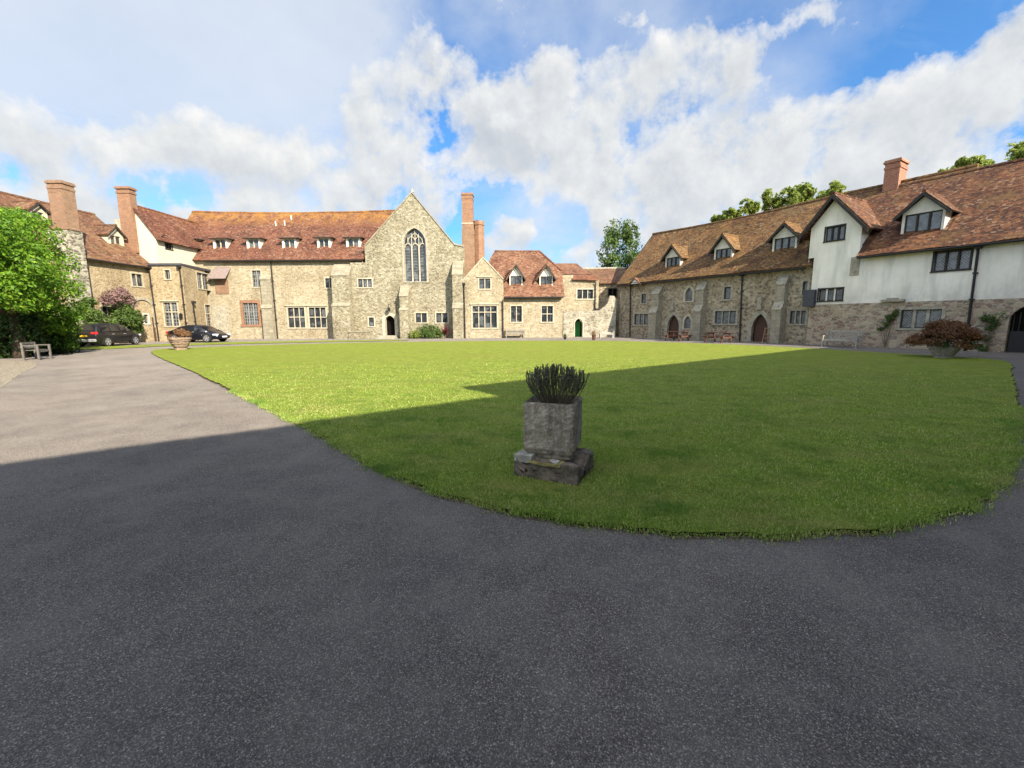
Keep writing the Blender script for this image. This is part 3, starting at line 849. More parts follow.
# ------------------------------------------------------------------ foliage and trees
def leaf_cloud(blobs, n, size, gap=.15, up=.4, seed=0, flat=1.0, nscale=1.3, shell=.55):
    """blobs: (centre, (rx,ry,rz)); leaf diamonds in clumps inside the blobs' outer volume"""
    rg = np.random.default_rng(seed)
    vol = np.array([b[1][0] * b[1][1] * b[1][2] for b in blobs]) ** .7; vol /= vol.sum()
    k = rg.choice(len(blobs), n, p=vol)
    c = np.array([b[0] for b in blobs])[k]; r = np.array([b[1] for b in blobs])[k]
    d = rg.normal(size=(n, 3)); d /= np.linalg.norm(d, axis=1)[:, None]
    rad = shell + (1.08 - shell) * rg.random(n) ** .6
    P = c + d * r * rad[:, None]
    f = np.array([mn.noise(Vector(p) * nscale) + .5 * mn.noise(Vector(p) * nscale * 2.3) for p in P])
    P = P[f > -gap]; d = d[f > -gap]; n = len(P)
    nrm = d + rg.normal(0, .7, (n, 3)); nrm[:, 2] += up; nrm /= np.linalg.norm(nrm, axis=1)[:, None]
    t = np.cross(nrm, rg.normal(size=(n, 3))); t /= np.linalg.norm(t, axis=1)[:, None]; b = np.cross(nrm, t)
    s = size * rg.uniform(.5, 1.5, n)
    return P, t * s[:, None], b * (s * .5)[:, None]


def crown(blobs, n, size, m, root, name='crown', **kw):
    P, A, B = leaf_cloud(blobs, n, size, **kw); P = P - np.array(root.location)
    return quads_mesh(name, P, A, B, m, root)


def limbs(root, base, tips, r, m='bark', name='trunk'):
    mb = MB(); base = Vector(base)
    top = sum((Vector(t) for t in tips), Vector()) / len(tips)
    fork = base.lerp(top, .45)
    mb.tube([base - Vector((0, 0, .1)), base.lerp(fork, .5) + Vector((r * .5, 0, 0)), fork], [r * 1.25, r, r * .75], m, 10)
    for t in tips:
        t = Vector(t); mid = fork.lerp(t, .5) + Vector((random.uniform(-.3, .3), random.uniform(-.3, .3), .2)) * (t - fork).length * .15
        mb.tube([fork, mid, t], [r * .6, r * .35, r * .1], m, 7)
    return mb.build(name, root, smooth=True)


def make_tree(name, label, cat, base, blobs, n, size, m, tr=.2, group=None, **kw):
    root = thing(name, label, cat, base, group)
    crown(blobs, n, size, m, root, **kw)
    limbs(root, base, [b[0] for b in blobs[:9]], tr)
    return root


# ================================================================== BUILDINGS
GLZ = dict(bars=(0, 0))
# ---------- left range
LW = Wall((-31.9, 12.0), (-31.0, 38.0))
root = thing('stone_house', 'golden stone house at far left with brown tiled roof and huge external chimney stack', 'building', LW.P(LW.L / 2, 0), None)
LB = 4.4; rdg = LW.w(81, 213, -LB); eav = eave_fit(LW.w(90, 259.5, .3), rdg, LB, .3)
lu = lambda px, y=300: LW.u(px, y)
sps = [dict(r=LW.rect(132, 274, 142, 286), n=2, fw=.12, casing=.04), dict(r=LW.rect(103, 307, 114, 320), n=2, fw=.14, casing=.04),
       dict(r=LW.rect(144, 314.5, 148.3, 323.5), n=1, fw=.1, m='white'),
       ]
wall, roof, lt = gable_building(LW, root, 0, LW.L, eav, LB, rdg, 'stone_left', [hole_of(s) for s in sps], tile='tile_left', over=.3)
for s in sps: window(LW, root, s)
gutter(LW, root, 0, LW.L, eav - .28, .36)
# wide relieving arch over the low doorway
au0, au1 = LW.u(134, 320), LW.u(153, 320); aw1 = LW.w(145, 300)
mb = MB(); pl = arch(au0, au1, 1.2, aw1 - .75, aw1, 10); ring(LW, mb, pl, .22, -.02, .10, 'dress_r'); mb.build('arch_moulding', root)
mb = MB(); LW.box(mb, lu(149.5), lu(152), 0, 2.1, -.01, .05, 'door'); mb.build('door', root)
dormer(LW, root, (111, 236, 121, 246.5), 226.5, eav, lt, 'tile_left', wall='cream', cas='dress', cheek=.25)
dormer(LW, root, (33, 212, 44, 222), 203, eav, lt, 'tile_left', wall='cream', cas='dress', cheek=.25)
# external stack
mb = MB(); un = LW.u(62, 190, .8); ufb = LW.u(90, 290, .8); uT = LW.u(74.5, 190, .8); oL = solve_o(LW, un, 48, 10.3)
ow = -.9; wS = LW.w(66, 229, .8); q = wS + .12; wT = wS + 1.1
LW.box(mb, un - .05, ufb, -.1, wS, ow, .85, 'stone_stack'); LW.box(mb, un - .1, ufb - .1, wS, q, ow, .9, 'brick2')
mb.hexa([LW.P(un, q, .82), LW.P(ufb - .15, q, .82), LW.P(ufb - .15, q, oL), LW.P(un, q, oL), LW.P(un, wT, .8), LW.P(uT, wT, .8), LW.P(uT, wT, oL), LW.P(un, wT, oL)], 'brick2')
chimney_stack(mb, LW, un, uT, oL, .8, wT, LW.w(61, 180, .8), 'brick2', .07)
mb.build('chimney', root)

# ---------- tall white gabled wing behind it
TW = Wall((-36.5, 38.05), (-30.3, 38.05))
root = thing('tall_wing', 'tall cream gabled wing rising between the golden house and the long range', 'building', TW.P(3, 0), None)
uE, wE = TW.uw(155.5, 236); uP, wP = TW.uw(131.5, 206); tp = (wP - wE) / (uE - uP)
u0_ = uP - 2.2; mb = MB()
TW.sheet(mb, [(u0_, 4), (uE, 4), (uE, wE), (uP, wP), (u0_, wP - 2.2 * tp)], [], 'cream')
SWL = 7.0
SW = Wall(tuple(TW.P(uE, 0)[:2]), tuple((TW.P(uE, 0) + Vector((.35, SWL, 0)))[:2]))
sp = dict(r=SW.rect(165.5, 240, 171.5, 249), n=2, fw=.08, m='frame_dark', casing=.04)
SW.sheet(mb, [(0, 3), (SW.L, 3), (SW.L, wE), (0, wE)], [hole_of(sp)], 'cream')
mb.poly([TW.P(u0_, 4), TW.P(u0_, wP - 2.2 * tp), TW.P(u0_, wP - 2.2 * tp, -SWL), TW.P(u0_, 4, -SWL)], 'cream')
mb.build('wall', root)
window(SW, root, sp)
rb = MB(); d = SW.U * SWL; o_ = -SW.U * .15
slab(rb, TW.P(uE + .3, wE - .3 * tp) + o_, TW.P(uE + .3, wE - .3 * tp) + d, TW.P(uP, wP) + d + SW.U * 3, TW.P(uP, wP) + o_, .1, 'tile_far', None, 20, 10, .03, 0)
slab(rb, TW.P(u0_ - .2, wP - 2.4 * tp) + d, TW.P(u0_ - .2, wP - 2.4 * tp) + o_, TW.P(uP, wP) + o_, TW.P(uP, wP) + d + SW.U * 3, .1, 'tile_far', None, 20, 10, .03, 0)
ridge_tiles(rb, TW.P(uP, wP + .12) + o_, TW.P(uP, wP + .12) + d + SW.U * 3, 'tile_far', .12, 0)
rf = rb.build('roof', root)
mb = MB(); c0, c1 = TW.u(117, 198, .3), TW.u(130, 198, .3); oK = solve_o(TW, c1, 138, 11)
chimney_stack(mb, TW, c0, c1, oK, .3, 7.5, TW.w(127, 186.5, .2), 'brick', .1)
TW.box(mb, c0 - .5, c0, 7, wP - 1.1, oK, .25, 'dress_r'); mb.build('chimney', root)
mb = MB(); a = SW.P(.6, wE + .2, .3); mb.tube([a, a + Vector((-.9, -.5, -.75))], .05, 'iron', 6); mb.build('bracket', root)

# ---------- flat roofed corner bay
PB0, PB1, PB2 = G(157, 341.4), G(190, 341.2), G(212, 339.4)
B1 = Wall(PB0[:2], PB1[:2]); B2 = Wall(PB1[:2], PB2[:2])
root = thing('corner_bay', 'flat roofed stone corner bay with iron grid windows behind the parked cars', 'building', B1.P(B1.L / 2, 0))
bt = B1.w(172, 265.5)
IR = dict(m='dress', mm='dress', fw=.1, bm='frame_grey', bw=.045)
s1 = [dict(IR, r=B1.rect(165, 270, 170, 279), n=1, bars=(2, 0)), dict(IR, r=B1.rect(164.5, 302.5, 178, 326), n=2, t=[.6], bars=(4, 7), hood=1)]
s2 = [dict(IR, r=B2.rect(197.5, 273.5, 208.5, 289), n=2, bars=(4, 4)), dict(IR, r=B2.rect(206, 305, 211, 327), n=1, t=[.6], bars=(2, 7))]
mb = MB()
B1.sheet(mb, [(0, -.2), (B1.L, -.2), (B1.L, bt), (0, bt)], [hole_of(s) for s in s1], 'stone_left')
B2.sheet(mb, [(0, -.2), (B2.L, -.2), (B2.L, bt), (0, bt)], [hole_of(s) for s in s2], 'stone_left')
mb.build('wall', root)
for s in s1: window(B1, root, s)
for s in s2: window(B2, root, s)
mb = MB(); n_ = 6
q0, q1, q2 = B1.P(-.1, bt, .12), B1.P(B1.L, bt, .12) + B2.n * .05, B2.P(B2.L + .1, bt, .12)
bk = [Vector((q2.x, 44, bt)), Vector((q0.x - 1, 44, bt))]
lp = [q0, q1, q2] + bk; mb.prism(lp, [p + Vector((0, 0, .18)) for p in lp], 'lead'); mb.build('roof', root)
pipe(B1, root, (.15, bt - .1), (.25, .0)); pipe(B1, root, (B1.L - .12, bt - .1), (B1.L - .1, 0)); pipe(B2, root, (B2.L * .25, 3.4), (B2.L * .3, 0), head=True)
mb = MB(); c = B1.P(B1.u(182.5, 316), B1.w(182.5, 316), .2); mb.box(c.x - .08, c.x + .08, c.y - .1, c.y + .1, c.z - .15, c.z + .12, 'iron'); mb.prism([c + Vector((-.12, -.12, .12)), c + Vector((.12, -.12, .12)), c + Vector((.12, .12, .12)), c + Vector((-.12, .12, .12))], [c + Vector((0, 0, .28))] * 4, 'iron'); mb.build('wall_lantern', root)

# ---------- long range with six dormers
FW_ = Wall((-33.0, 42.2), (-14.0, 42.2))
root = thing('long_range', 'long stone range with red tiled roof and six small dormers left of the pointed gable', 'building', FW_.P(10, 0))
FB = 4.6; fr_ = FW_.w(300, 212.5, -FB); fe = eave_fit(FW_.w(300, 260.3, .35), fr_, FB, .35)
U1f = FW_.u(363, 262)
GR = dict(m='dress', mm='frame_grey', fw=.1, bm='frame_grey', bw=.045)
sps = [dict(GR, r=FW_.rect(252.5, 270.5, 261, 287), n=2, bars=(4, 4)),
       dict(GR, r=FW_.rect(243.8, 303, 258.2, 324.5), n=3, t=[.62], bars=(6, 7), m='brick', fw=.28),
       dict(r=FW_.rect(288.5, 307.5, 304.8, 327.5), n=3, t=[.52], fw=.14, casing=.05, hood=1),
       dict(r=FW_.rect(309.5, 307.5, 326, 327.5), n=3, t=[.52], fw=.14, casing=.05, hood=1),
       dict(r=FW_.rect(325.5, 278.2, 336.5, 287.8), n=3, fw=.12, casing=.05)]
wall, roof, ft = gable_building(FW_, root, 0, U1f, fe, FB, fr_, 'stone_far', [hole_of(s) for s in sps], tile='tile_far', over=.35, nu=80, sag=.2, right=False, rover=.12, rtop=FW_.u(397, 212, -FB) - U1f)
for s in sps: window(FW_, root, s)
for (x0, y0, x1, y1, pk) in [(184.5, 240, 195, 250, 233), (215, 239.5, 225.5, 249.5, 233), (248.5, 239.3, 258.5, 249.3, 233), (284, 239, 294.5, 249, 233), (319, 238.5, 328.5, 248.8, 233), (348, 238.5, 358.5, 248.5, 232.5)]:
    dormer(FW_, root, (x0, y0, x1, y1), pk - 2.5, fe, ft, 'tile_far', kind='hip', wall='white', cas='dress', cheek=.18, over=.3)
gutter(FW_, root, 4, U1f, fe - .42, .38)
# ashlar pilasters, lead lean-to, blocked doorway
a0, a1 = FW_.u(263, 300), FW_.u(273, 300)
buttress(FW_, root, a0, a1, [(2.9, 3.2, .42), (5.6, 6.0, .22)], 'ashlar', cap='ashlar')
pipe(FW_, root, (a1 + .15, fe - .4), (a1 + .2, 0), head=False)
a0, a1 = FW_.u(337, 300), FW_.u(354, 300)
buttress(FW_, root, a0, a1, [(FW_.w(345, 307), FW_.w(345, 304), 1.35), (FW_.w(345, 277), FW_.w(345, 264), 1.05)], 'stone_chapel', cap='ashlar')
mb = MB(); a0, a1 = FW_.u(212, 270), FW_.u(228, 270); w0, w1 = FW_.w(220, 279), FW_.w(220, 267)
FW_.box(mb, a0 + .15, a1 - .1, w0 - 1.4, w0 - .05, -.05, .05, 'brick2')
mb.hexa([FW_.P(a0 - .1, w0 - .05, .7), FW_.P(a1 + .1, w0 - .05, .7), FW_.P(a1 + .3, w1 - .1, 0), FW_.P(a0 + .3, w1 - .1, 0), FW_.P(a0 - .1, w0, .72), FW_.P(a1 + .1, w0, .72), FW_.P(a1 + .3, w1, 0), FW_.P(a0 + .3, w1, 0)], 'leadroof')
mb.build('lean_to', root)
mb = MB(); FW_.box(mb, FW_.u(213, 320), FW_.u(229, 320), 0, FW_.w(221, 305), -.05, .05, 'dress_r'); mb.build('blocked_doorway', root)
mb = MB()
for x, y in ((276, 229), (285, 228.5), (291.5, 222)):
    mb = MB()
    b = (4.6 * (262 - y) / 50); c = FW_.P(FW_.u(x, y, -b), fe + b * ft + .05, -b)
    mb.tube([c, c + Vector((0, 0, .5))], .06, 'white', 6); mb.build('vent_pipe', root)

# ---------- chapel
CW = Wall((-15.5, 41.9), (-3.0, 41.9))
root = thing('chapel', 'stone chapel gable with tall pointed traceried window and arched doorway', 'building', CW.P(6, 0))
cl, cr_ = CW.u(352.3, 300), CW.u(464.5, 300); up, wp = CW.uw(411.8, 193)
lE = CW.uw(364.5, 247); rE = CW.uw(454.5, 245); rr_ = CW.uw(464, 247)
u0, w0, u1, w1 = CW.rect(404.2, 228, 426, 281.5); wsp = CW.w(415, 243.5)
big = dict(r=(u0, w0, u1, w1), spring=wsp, fw=.2, m='dress_r', n=1, g='glass')
dr = CW.rect(385.3, 315.5, 394.8, 336)
door = dict(r=(dr[0], 0.05, dr[2], dr[3]), spring=dr[3] - .55, fw=.28, n=1, g='dark', name='doorway', pn='dark_interior', deep=.5)
c2 = dict(fw=.12, casing=.05)
sps = [big, door, dict(c2, r=CW.rect(358.3, 279, 371.8, 287.3), n=3), dict(c2, r=CW.rect(369, 317.5, 374, 326.3), n=1),
       dict(c2, r=CW.rect(415.8, 313, 426.8, 322.5), n=2), dict(c2, r=CW.rect(436.3, 313, 447.5, 322.5), n=2)]
ul4 = lE[0]; wlo = CW.w(360, 262.5); ol = [(cl, -.2), (cr_, -.2), rr_, rE, (up, wp), lE, (ul4, wlo), (cl, wlo)]
holes = [hole_of(s) for s in sps]
mb = MB(); CW.sheet(mb, ol, holes, 'stone_chapel', 0, .5, 'dress')
DP = 14
for a, b in (((cl, -.2), (cl, wlo)), ((cr_, -.2), rr_)):
    mb.poly([CW.P(*a), CW.P(*b), CW.P(*b, -DP), CW.P(*a, -DP)], 'stone_chapel')
mb.poly([CW.P(*p, -DP) for p in ol], 'stone_chapel'); mb.build('wall', root)
rb = MB()
for a, b in ((lE, (up, wp)), ((up, wp), rE)):
    if a == lE: slab(rb, CW.P(*a, -DP), CW.P(*a, -.45), CW.P(*b, -.45), CW.P(*b, -DP), -.25, 'tile_far', None, 12, 8, .02, 0)
    else: slab(rb, CW.P(*b, -.45), CW.P(*b, -DP), CW.P(*a, -DP), CW.P(*a, -.45), -.25, 'tile_far', None, 12, 8, .02, 0)
rb.build('roof', root)
mb = MB()      # coping along the verges
for a, b in ((lE, (up, wp)), ((up, wp), rE), (rE, rr_)):
    dz = Vector((0, 0, .14))
    mb.hexa([CW.P(*a, .07), CW.P(*b, .07), CW.P(*b, -.45), CW.P(*a, -.45), CW.P(*a, .07) + dz, CW.P(*b, .07) + dz, CW.P(*b, -.45) + dz, CW.P(*a, -.45) + dz], 'ashlar')
c = CW.P(up, wp + .1, -.15); mb.lathe([(.17, 0), (.12, .15), (.08, .3), (.03, .42)], c, 'dress_r', 8)
mb.build('coping', root)
def tracery(fr):
    mb = MB(); o0, o1 = -.32, -.16; U = lambda f: u0 + (u1 - u0) * f
    for f in (1 / 3, 2 / 3): CW.box(mb, U(f) - .055, U(f) + .055, w0, wsp - .1, o0, o1, 'dress')
    def bar(pts, r=.045):
        mb.tube([CW.P(u, w, -.24) for u, w in pts], r, 'dress', 6)
    hh = w1 - wsp
    for k in range(3):        # cusped heads of the lights
        a, b = U(k / 3), U((k + 1) / 3); c = (a + b) / 2; hp = arch(a + .03, b - .03, w0, wsp - .35, wsp + .05, 5)[2:]; bar(hp, .05)
    for f in (1 / 6, 1 / 3, 1 / 2, 2 / 3, 5 / 6):
        top = wsp + hh * (1 - abs(f - .5) * 1.75) * .97
        bar([(U(f), wsp - .1 if f in (1 / 3, 2 / 3) else wsp + .05), (U(f), top)], .04)
    for (f0, f1) in ((1 / 3, 2 / 3), (1 / 6, 1 / 2), (1 / 2, 5 / 6)):
        a, b = U(f0), U(f1); tp_ = wsp + hh * (.62 if f0 == 1 / 3 else .42)
        bar(arch(a, b, w0, tp_ - .4, tp_ + .1, 5)[2:], .035)
    for i in range(1, 13):
        w = w0 + (wsp - w0) * i / 13; CW.box(mb, u0, u1, w - .012, w + .012, -.36, -.33, 'frame_grey')
    mb.build('tracery', fr)
big['extra'] = tracery; big['deep'] = .38
for s in sps: window(CW, root, s)
mb = MB(); dz = .12
a, b = CW.u(381, 336), CW.u(399, 336); CW.box(mb, a, b, 0, .14, 0, 1.4, 'dress_r'); CW.box(mb, a + .1, b - .1, .14, .28, 0, .9, 'dress_r'); mb.build('doorstep', root)
mb = MB(); a = CW.P(CW.u(389.8, 305), CW.w(389.8, 312), .1); mb.tube([a, a + Vector((0, -.35, .2)), a + Vector((0, -.35, .75))], .03, 'iron', 6); CW.box(mb, CW.u(389.8, 305) - .12, CW.u(389.8, 305) + .12, a.z + .05, a.z + .4, .3, .5, 'iron'); mb.build('lantern', root)
buttress(CW, root, CW.u(401.5, 300), CW.u(410, 300), [(CW.w(405, 311), CW.w(405, 309), 1.0), (CW.w(405, 297), CW.w(405, 286), .75)], 'stone_chapel', cap='ashlar')
buttress(CW, root, CW.u(454, 300), CW.u(464, 300), [(CW.w(459, 309), CW.w(459, 304), 1.2), (CW.w(459, 276), CW.w(459, 262), .95)], 'stone_chapel', cap='ashlar')
mb = MB(); a, b = CW.u(353, 330), CW.u(366, 330); CW.box(mb, a, b, -.1, .62, .0, 1.15, 'stone_chapel'); CW.box(mb, a - .04, b + .04, .62, .7, -.0, 1.2, 'ashlar'); mb.build('low_wall', root)

# brick chimneys behind the chapel shoulder, on their own stack
KW = Wall((-6, 43.2), (0, 43.2))
root = thing('brick_chimney', 'tall pair of patterned brick chimney shafts between chapel and small gabled house', 'chimney', KW.P(KW.u(473, 250), 0))
mb = MB(); x0, x1 = KW.u(462.8, 230), KW.u(473.5, 230); x2 = KW.u(483, 230); tt = KW.w(468, 194); t2 = KW.w(478, 221)
mid = KW.w(468, 226)
KW.box(mb, x0 - .05, x1 + .12, 4, mid - .4, -.6, .55, 'brick2'); KW.box(mb, x0 - .02, x1 + .06, mid - .4, mid + .1, -.55, .5, 'brick2')
KW.box(mb, x0 - .04, x1 + .04, mid + .1, mid + .2, -.57, .52, 'dress')
chimney_stack(mb, KW, x0, x1, -.5, .45, mid + .2, tt, 'brick', .06); mb.build('shaft', root)
mb = MB(); cc = KW.P((x1 + x2) / 2 + .05, 0, -.1); rr = (x2 - x1) / 2 + .04
mb.lathe([(rr * 1.05, 4), (rr * 1.05, mid - 1.2), (rr, mid - 1.0), (rr, t2 - .45), (rr * 1.12, t2 - .4), (rr * 1.12, t2 - .2), (rr, t2 - .15), (rr, t2)], cc, 'brick', 8); mb.build('shaft', root)

# ---------- small gabled stone house
GW = Wall((-5.2, 41.2), (0.2, 41.2))
root = thing('gabled_house', 'small pale stone gabled house right of the chapel with a wide four light window', 'building', GW.P(2.5, 0))
gl_, gr_ = GW.u(463.5, 310), GW.u(503.5, 310); gp = GW.uw(483, 258); gL = (gl_, GW.w(464, 281)); gR = (gr_, GW.w(503, 279.5))
sps = [dict(r=GW.rect(479.3, 278.5, 490.3, 288.7), n=2, fw=.13, casing=.05, hood=1, t=[]), dict(r=GW.rect(472.7, 306, 496.8, 327.7), n=4, t=[.72], fw=.14, casing=.04, hood=1)]
ol = [(gl_, -.2), (gr_, -.2), gR, gp, gL]
mb = MB(); GW.sheet(mb, ol, [hole_of(s) for s in sps], 'stone_far', 0, .25, 'dress')
for a, b in (((gl_, -.2), gL), ((gr_, -.2), gR)): mb.poly([GW.P(*a), GW.P(*b), GW.P(*b, -6), GW.P(*a, -6)], 'stone_far')
mb.build('wall', root)
for s in sps: window(GW, root, s)
rb = MB(); sl_ = (gp[1] - gR[1]) / (gR[0] - gp[0])
slab(rb, GW.P(gl_ - .1, gL[1] - .12, -6), GW.P(gl_ - .1, gL[1] - .12, -.25), GW.P(*gp, -.25), GW.P(*gp, -6), .06, 'tile_cot', None, 10, 8, .02, 0)
slab(rb, GW.P(gr_ + .1, gR[1] - .12, -.25), GW.P(gr_ + .1, gR[1] - .12, -6), GW.P(*gp, -6), GW.P(*gp, -.25), .06, 'tile_cot', None, 10, 8, .02, 0)
rb.build('roof', root)
mb = MB()
for a, b in ((gL, gp), (gp, gR)):
    dz = Vector((0, 0, .12)); mb.hexa([GW.P(*a, .05), GW.P(*b, .05), GW.P(*b, -.28), GW.P(*a, -.28), GW.P(*a, .05) + dz, GW.P(*b, .05) + dz, GW.P(*b, -.28) + dz, GW.P(*a, -.28) + dz], 'dress')
mb.build('coping', root)
pipe(GW, root, (gl_ + .1, GW.w(464, 284)), (gl_ + .12, 0)); pipe(GW, root, (gr_ - .06, GW.w(503, 300)), (gr_ - .05, 0), head=False)

# ---------- cottage with half hipped roof
RW = Wall((-1.2, 41.8), (6, 41.8))
root = thing('tiled_cottage', 'stone cottage with tall half hipped tiled roof and two gabled dormers', 'building', RW.P(3.5, 0))
c0, c1 = RW.u(503.6, 310), RW.u(562.8, 310); CB = 4.0; crg = RW.w(515, 252.5, -CB); ce = eave_fit(RW.w(533, 297.2, .35), crg, CB, .35); ct = (crg - ce) / CB
W2 = dict(fw=.12, casing=.045, n=2)
sps = [dict(W2, r=RW.rect(511, 306, 521.8, 321.8), bars=(0, 5), bm='frame_dark'), dict(W2, r=RW.rect(541.7, 306, 552.8, 321.8), t=[.5])]
mb = MB(); RW.sheet(mb, [(c0, -.2), (c1, -.2), (c1, ce), (c0, ce)], [hole_of(s) for s in sps], 'stone_far', 0, .25, 'dress')
hb = 1.95; hz = ce + hb * ct       # half hip starts here
mb.poly([RW.P(c1, -.2), RW.P(c1, ce), RW.P(c1, hz, -hb), RW.P(c1, hz, -2 * CB + hb), RW.P(c1, ce, -2 * CB), RW.P(c1, -.2, -2 * CB)], 'stone_far')
mb.build('wall', root)
for s in sps: window(RW, root, s)
rb = MB(); ov = .35; e_ = ce - ov * ct; ur = RW.u(539.5, 253, -CB); ul_ = c0 - 1.5; ull = RW.u(494.5, 253, -CB)
lift = Vector((0, 0, .14))
def poly_slab(pts, th=.12):
    top = [p + Vector((0, 0, th)) for p in pts]; rb.prism(pts, top, 'tile_cot')
poly_slab([RW.P(c0 - .0, e_, ov), RW.P(c1 + .1, e_, ov), RW.P(c1 + .1, hz, -hb), RW.P(ur, crg, -CB), RW.P(ull, crg, -CB), RW.P(ul_, crg - 1.0, -CB + 1.0 / ct), RW.P(ul_, ce + .1, -.1)])
poly_slab([RW.P(c1 + .12, hz, -hb), RW.P(c1 + .12, hz, -2 * CB + hb), RW.P(ur, crg, -CB)])
poly_slab([RW.P(c1 + .1, e_, -2 * CB - ov), RW.P(ul_, e_, -2 * CB - ov), RW.P(ull, crg, -CB), RW.P(ur, crg, -CB), RW.P(c1 + .1, hz, -2 * CB + hb)])
ridge_tiles(rb, RW.P(ull, crg + .13, -CB), RW.P(ur, crg + .13, -CB), 'tile_cot', .12, .03)
ridge_tiles(rb, RW.P(ur, crg + .13, -CB), RW.P(c1 + .1, hz + .13, -hb), 'tile_cot', .1, 0)
rb.build('roof', root)
for wn, pk in (((510.5, 276, 521.5, 286.5), 264.5), ((540.5, 276.3, 551.8, 286.7), 264.8)):
    dormer(RW, root, wn, pk, ce, ct, 'tile_cot', wall='white', cas='lead', cheek=.1, over=.3)
gutter(RW, root, c0 + .1, c1, e_ - .02, ov + .06)
mb = MB(); RW.box(mb, c0, c1, ce - .3, ce - .02, -.1, .1, 'frame_dark'); mb.build('eaves_board', root)

# ---------- lower wing with red roof
HW = Wall((4.0, 43.6), (12, 43.6))
root = thing('low_wing', 'low stone wing with triple window and stepped red tile roofs behind the garden wall', 'building', HW.P(2.5, 0))
h0, h1 = HW.u(556, 300), HW.u(598.5, 300); ht = HW.w(580, 279.5)
sps = [dict(r=HW.rect(577.3, 289.5, 593, 298.7), n=3, fw=.14, casing=.04)]
mb = MB(); HW.sheet(mb, [(h0, -.2), (h1, -.2), (h1, ht - .1), (HW.u(594, 290), ht), (HW.u(573, 290), ht), (HW.u(573, 290), HW.w(573, 275)), (h0, HW.w(573, 275))], [hole_of(s) for s in sps], 'stone_far')
mb.poly([HW.P(h1, -.2), HW.P(h1, ht - .1), HW.P(h1, ht - .1, -6), HW.P(h1, -.2, -6)], 'stone_far')
mb.build('wall', root)
for s in sps: window(HW, root, s)
rb = MB()
a, b = HW.u(572, 280), HW.u(596, 280)
slab(rb, HW.P(a, ht - .05, .25), HW.P(b + .1, ht - .15, .25), HW.P(b, ht + .45, -.6), HW.P(a, ht + .45, -.6), .08, 'tile_orange', None, 12, 6, .03, 0)
e1 = HW.w(573, 275.5, -1.0); a, b = HW.u(554, 270, -1), HW.u(590, 270, -1)
slab(rb, HW.P(a, e1, -.8), HW.P(b, e1, -.8), HW.P(b - 1.0, HW.w(573, 264.8, -3), -3), HW.P(a, HW.w(573, 264.8, -3), -3), .1, 'tile_cot', 'frame_dark', 14, 6, .03, 0)
HW.box(rb, a, b, e1 - .9, e1 - .02, -3, -1.0, 'white')
ridge_tiles(rb, HW.P(a, HW.w(573, 264.3, -3), -3), HW.P(b - 1.0, HW.w(573, 264.3, -3), -3), 'tile_cot', .1, 0)
rb.build('roof', root)
pipe(HW, root, (h1 - .35, ht - .3), (h1 - .35, 2.6), head=False)

# ---------- link building in the corner
XW = Wall((8.0, 45.2), (14, 44.6))
root = thing('link_building', 'weathered stone link with dark square opening in the courtyard corner', 'building', XW.P(2, 0))
l0, l1 = XW.u(594, 300), XW.u(624, 300); le = XW.w(610, 283)
sp = dict(r=XW.rect(608.5, 288.8, 616.8, 296.5), n=2, fw=.06, m='frame_dark', g='dark')
mb = MB(); XW.sheet(mb, [(l0, -.2), (l1, -.2), (l1, le), (l0, le)], [hole_of(sp)], 'stone_right'); mb.build('wall', root); window(XW, root, sp)
rb = MB(); e2 = XW.w(608, 269.5, -3)
slab(rb, XW.P(l0 - 1.2, le - .1, .3), XW.P(l1 + .5, le - .1, .3), XW.P(l1 + .5, e2, -3), XW.P(l0 - 1.2, e2, -3), .1, 'tile_left', None, 16, 8, .03, 0)
ridge_tiles(rb, XW.P(l0 - 1.2, e2 + .1, -3), XW.P(l1 + .5, e2 + .1, -3), 'dress_r', .14, 0); rb.build('roof', root)

# ---------- ruined garden wall with arched doorway
NW = Wall((4.6, 41.84), (11, 41.75))
g0, g1 = NW.u(563.2, 330), NW.u(615.5, 330); gt = NW.w(585, 310.7)
root = thing('garden_wall', 'pale ruined garden wall with arched doorway rising steeply at its right end', 'wall', NW.P(2.5, 0))
dr = NW.rect(574.8, 318.5, 582.6, 337)
sp = dict(r=(dr[0], .03, dr[2], dr[3]), spring=dr[3] - .5, fw=.12, m='dress', name='doorway', pn='dark_interior', g='dark', deep=.9)
ol = [(g0, -.2), (g1, -.2), (g1, NW.w(615, 300)), (NW.u(614, 300), NW.w(613, 296)), (NW.u(610, 300), NW.w(610, 295.5)), (NW.u(608, 300), NW.w(608, 303)), (NW.u(604, 300), NW.w(604, 307)), (NW.u(600, 300), gt + .05), (NW.u(590, 300), gt - .05), (g0, gt)]
MT['stone_wall'] = mat('pale_flaking_wall', m_rubble([(.34, .31, .24), (.29, .265, .20), (.39, .355, .28), (.23, .205, .155)], (.36, .325, .255), 2.2, (.5, .46, .40)))
mb = MB(); NW.sheet(mb, ol, [hole_of(sp)], 'stone_wall', 0, .5); NW.sheet(mb, ol, [hole_of(sp)], 'stone_wall', -.5, .01)
for i in range(1, len(ol)):
    a, b = ol[i], ol[(i + 1) % len(ol)]; mb.poly([NW.P(*a), NW.P(*b), NW.P(*b, -.5), NW.P(*a, -.5)], 'stone_wall')
mb.build('masonry', root); window(NW, root, sp)
mb = MB(); NW.box(mb, dr[0] + .02, dr[0] + .62, .05, 1.55, -.75, -.68, 'door_green')
for i in range(4): NW.box(mb, dr[0] + .05 + i * .15, dr[0] + .13 + i * .15, .1, 1.5, -.68, -.66, 'door_green')
mb.build('gate', root)

